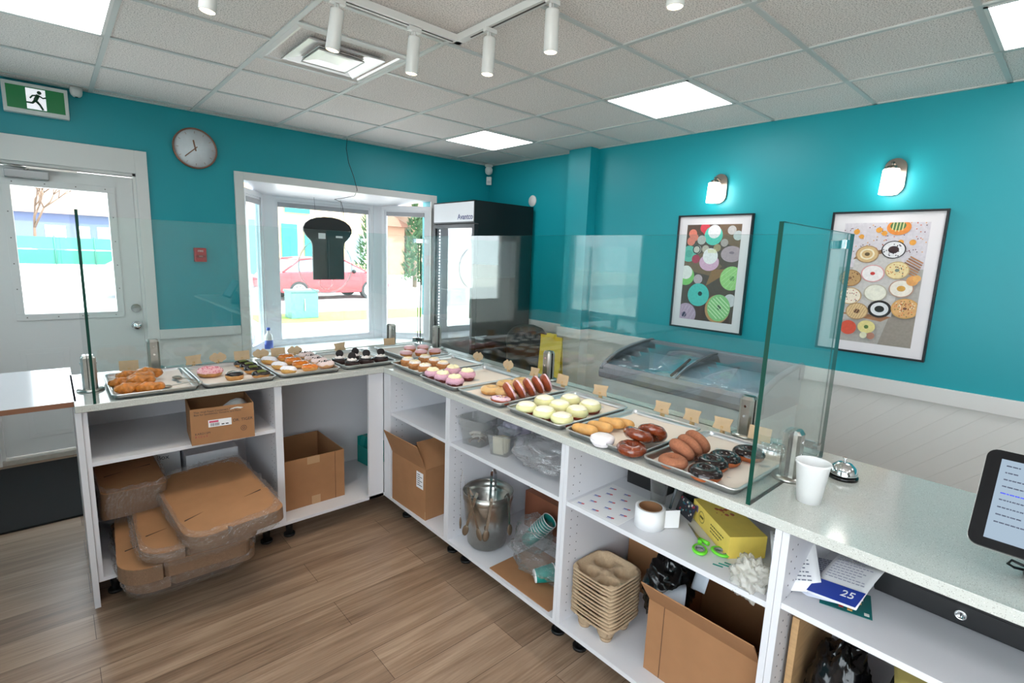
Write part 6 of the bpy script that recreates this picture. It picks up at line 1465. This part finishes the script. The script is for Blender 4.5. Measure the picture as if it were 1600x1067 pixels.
# papers lie slanted on the shelf, their printed side up
paper('white form lying lowest of the papers beside the cash drawer',(-2.41,-4.475,Z4+.004),(.10,-.12,-1.35),.13,.20,mat('form_paper',(206,208,222),.5),lines(16,.13,.20))
paper('white letter leaning against the cabinet side under the counter',(-2.435,-4.425,Z4+.012),(.45,-.25,-1.2),.12,.20,WHITEP,lines(13,.12,.20,(100,104,120)))
def blue25(t):
    f = MB(); f.box(-.062,.062,0,.06,.0072,.0078); f.build('blue_band', mat('flyer_blue',(30,58,150),.4), t)
    text_mesh('lettering','25',.034,WHITEP,t,T(.03,.034,.008)); lines(10,.12,.13,(140,140,160))(t)
    for c in t.children:
        if c.name.startswith('printed_lines'): c.location = (0,.06,0)
paper('white and blue flyer with white numerals on top of the papers',(-2.44,-4.505,Z4+.030),(.30,-.20,-1.75),.125,.19,WHITEP,blue25)
o = MB(); rnd = random.Random(19); o.xf(T(-2.41,-4.535,Z4+.0015,0,0,-1.3)); o.slot(0).box(-.06,.06,0,.12,0,.001)
for k in range(40): o.slot(rnd.randrange(5)); x, y, s_ = rnd.uniform(-.055,.045), rnd.uniform(.0,.10), rnd.uniform(.006,.014); o.box(x,x+s_,y,y+s_,.001,.0014+.00002*k)
o = o.build('printed_flyer', [mat('flb_%d'%i,c,.4) for i,c in enumerate([(20,110,110),(200,60,60),(230,226,220),(30,40,60),(220,170,90)])], merge=False); tag(o,'colourful flyer at the bottom of the papers by the cash drawer','flyer')
o = MB().prism([(-2.43,-4.438),(-2.06,-4.438),(-2.06,-4.420),(-2.43,-4.420)],ZB,.60).build('plywood_board', PLY); tag(o,'plywood board standing on edge against the cabinet side','wooden board')
crumple('black_bag','shiny black plastic bag beside the plywood board','plastic bag',(-2.33,-4.535,.33),(.09,.075,.19),mat('black_bag_shiny',(12,12,14),.15),seed=6.2,amp=.25)
t = thing('black_case', 'large black case with a pale label under the cash drawer shelf', 'case', (-2.17,-4.86,ZB)); bx(-.25,.17,-.20,.22,0,.36,bev=.008).build('case_body', mat('case_black',(18,18,19),.5), t); f = bx(-.2515,-.2500,-.02,.16,.26,.30).build('pale_label', WHITEP, t)
f = MB()
for k in range(9): f.box(-.2521,-.2514,.0+.016*k,.010+.016*k,.27,.29)
f.build('label_print', PRINT, t)
for k in range(3):
    lb = ['lowest yellow envelope on the black case','middle yellow envelope on the black case','top yellow envelope on the black case'][k]
    f = MB().xf(T(-2.22,-4.78,ZB+.362+.007*k,0,0,-1.35+.06*k)); f.grid(9,5,lambda u,v: Vector((-.15+.30*u,-.10+.20*v,.002+.003*math.sin(u*PI)))); o = f.build('yellow_envelope', mat('envelope_yellow',(196,178,104),.7)); m = o.modifiers.new('s','SOLIDIFY'); m.thickness = .001; tag(o, lb, 'envelope', 'yellow envelopes under the shelf')
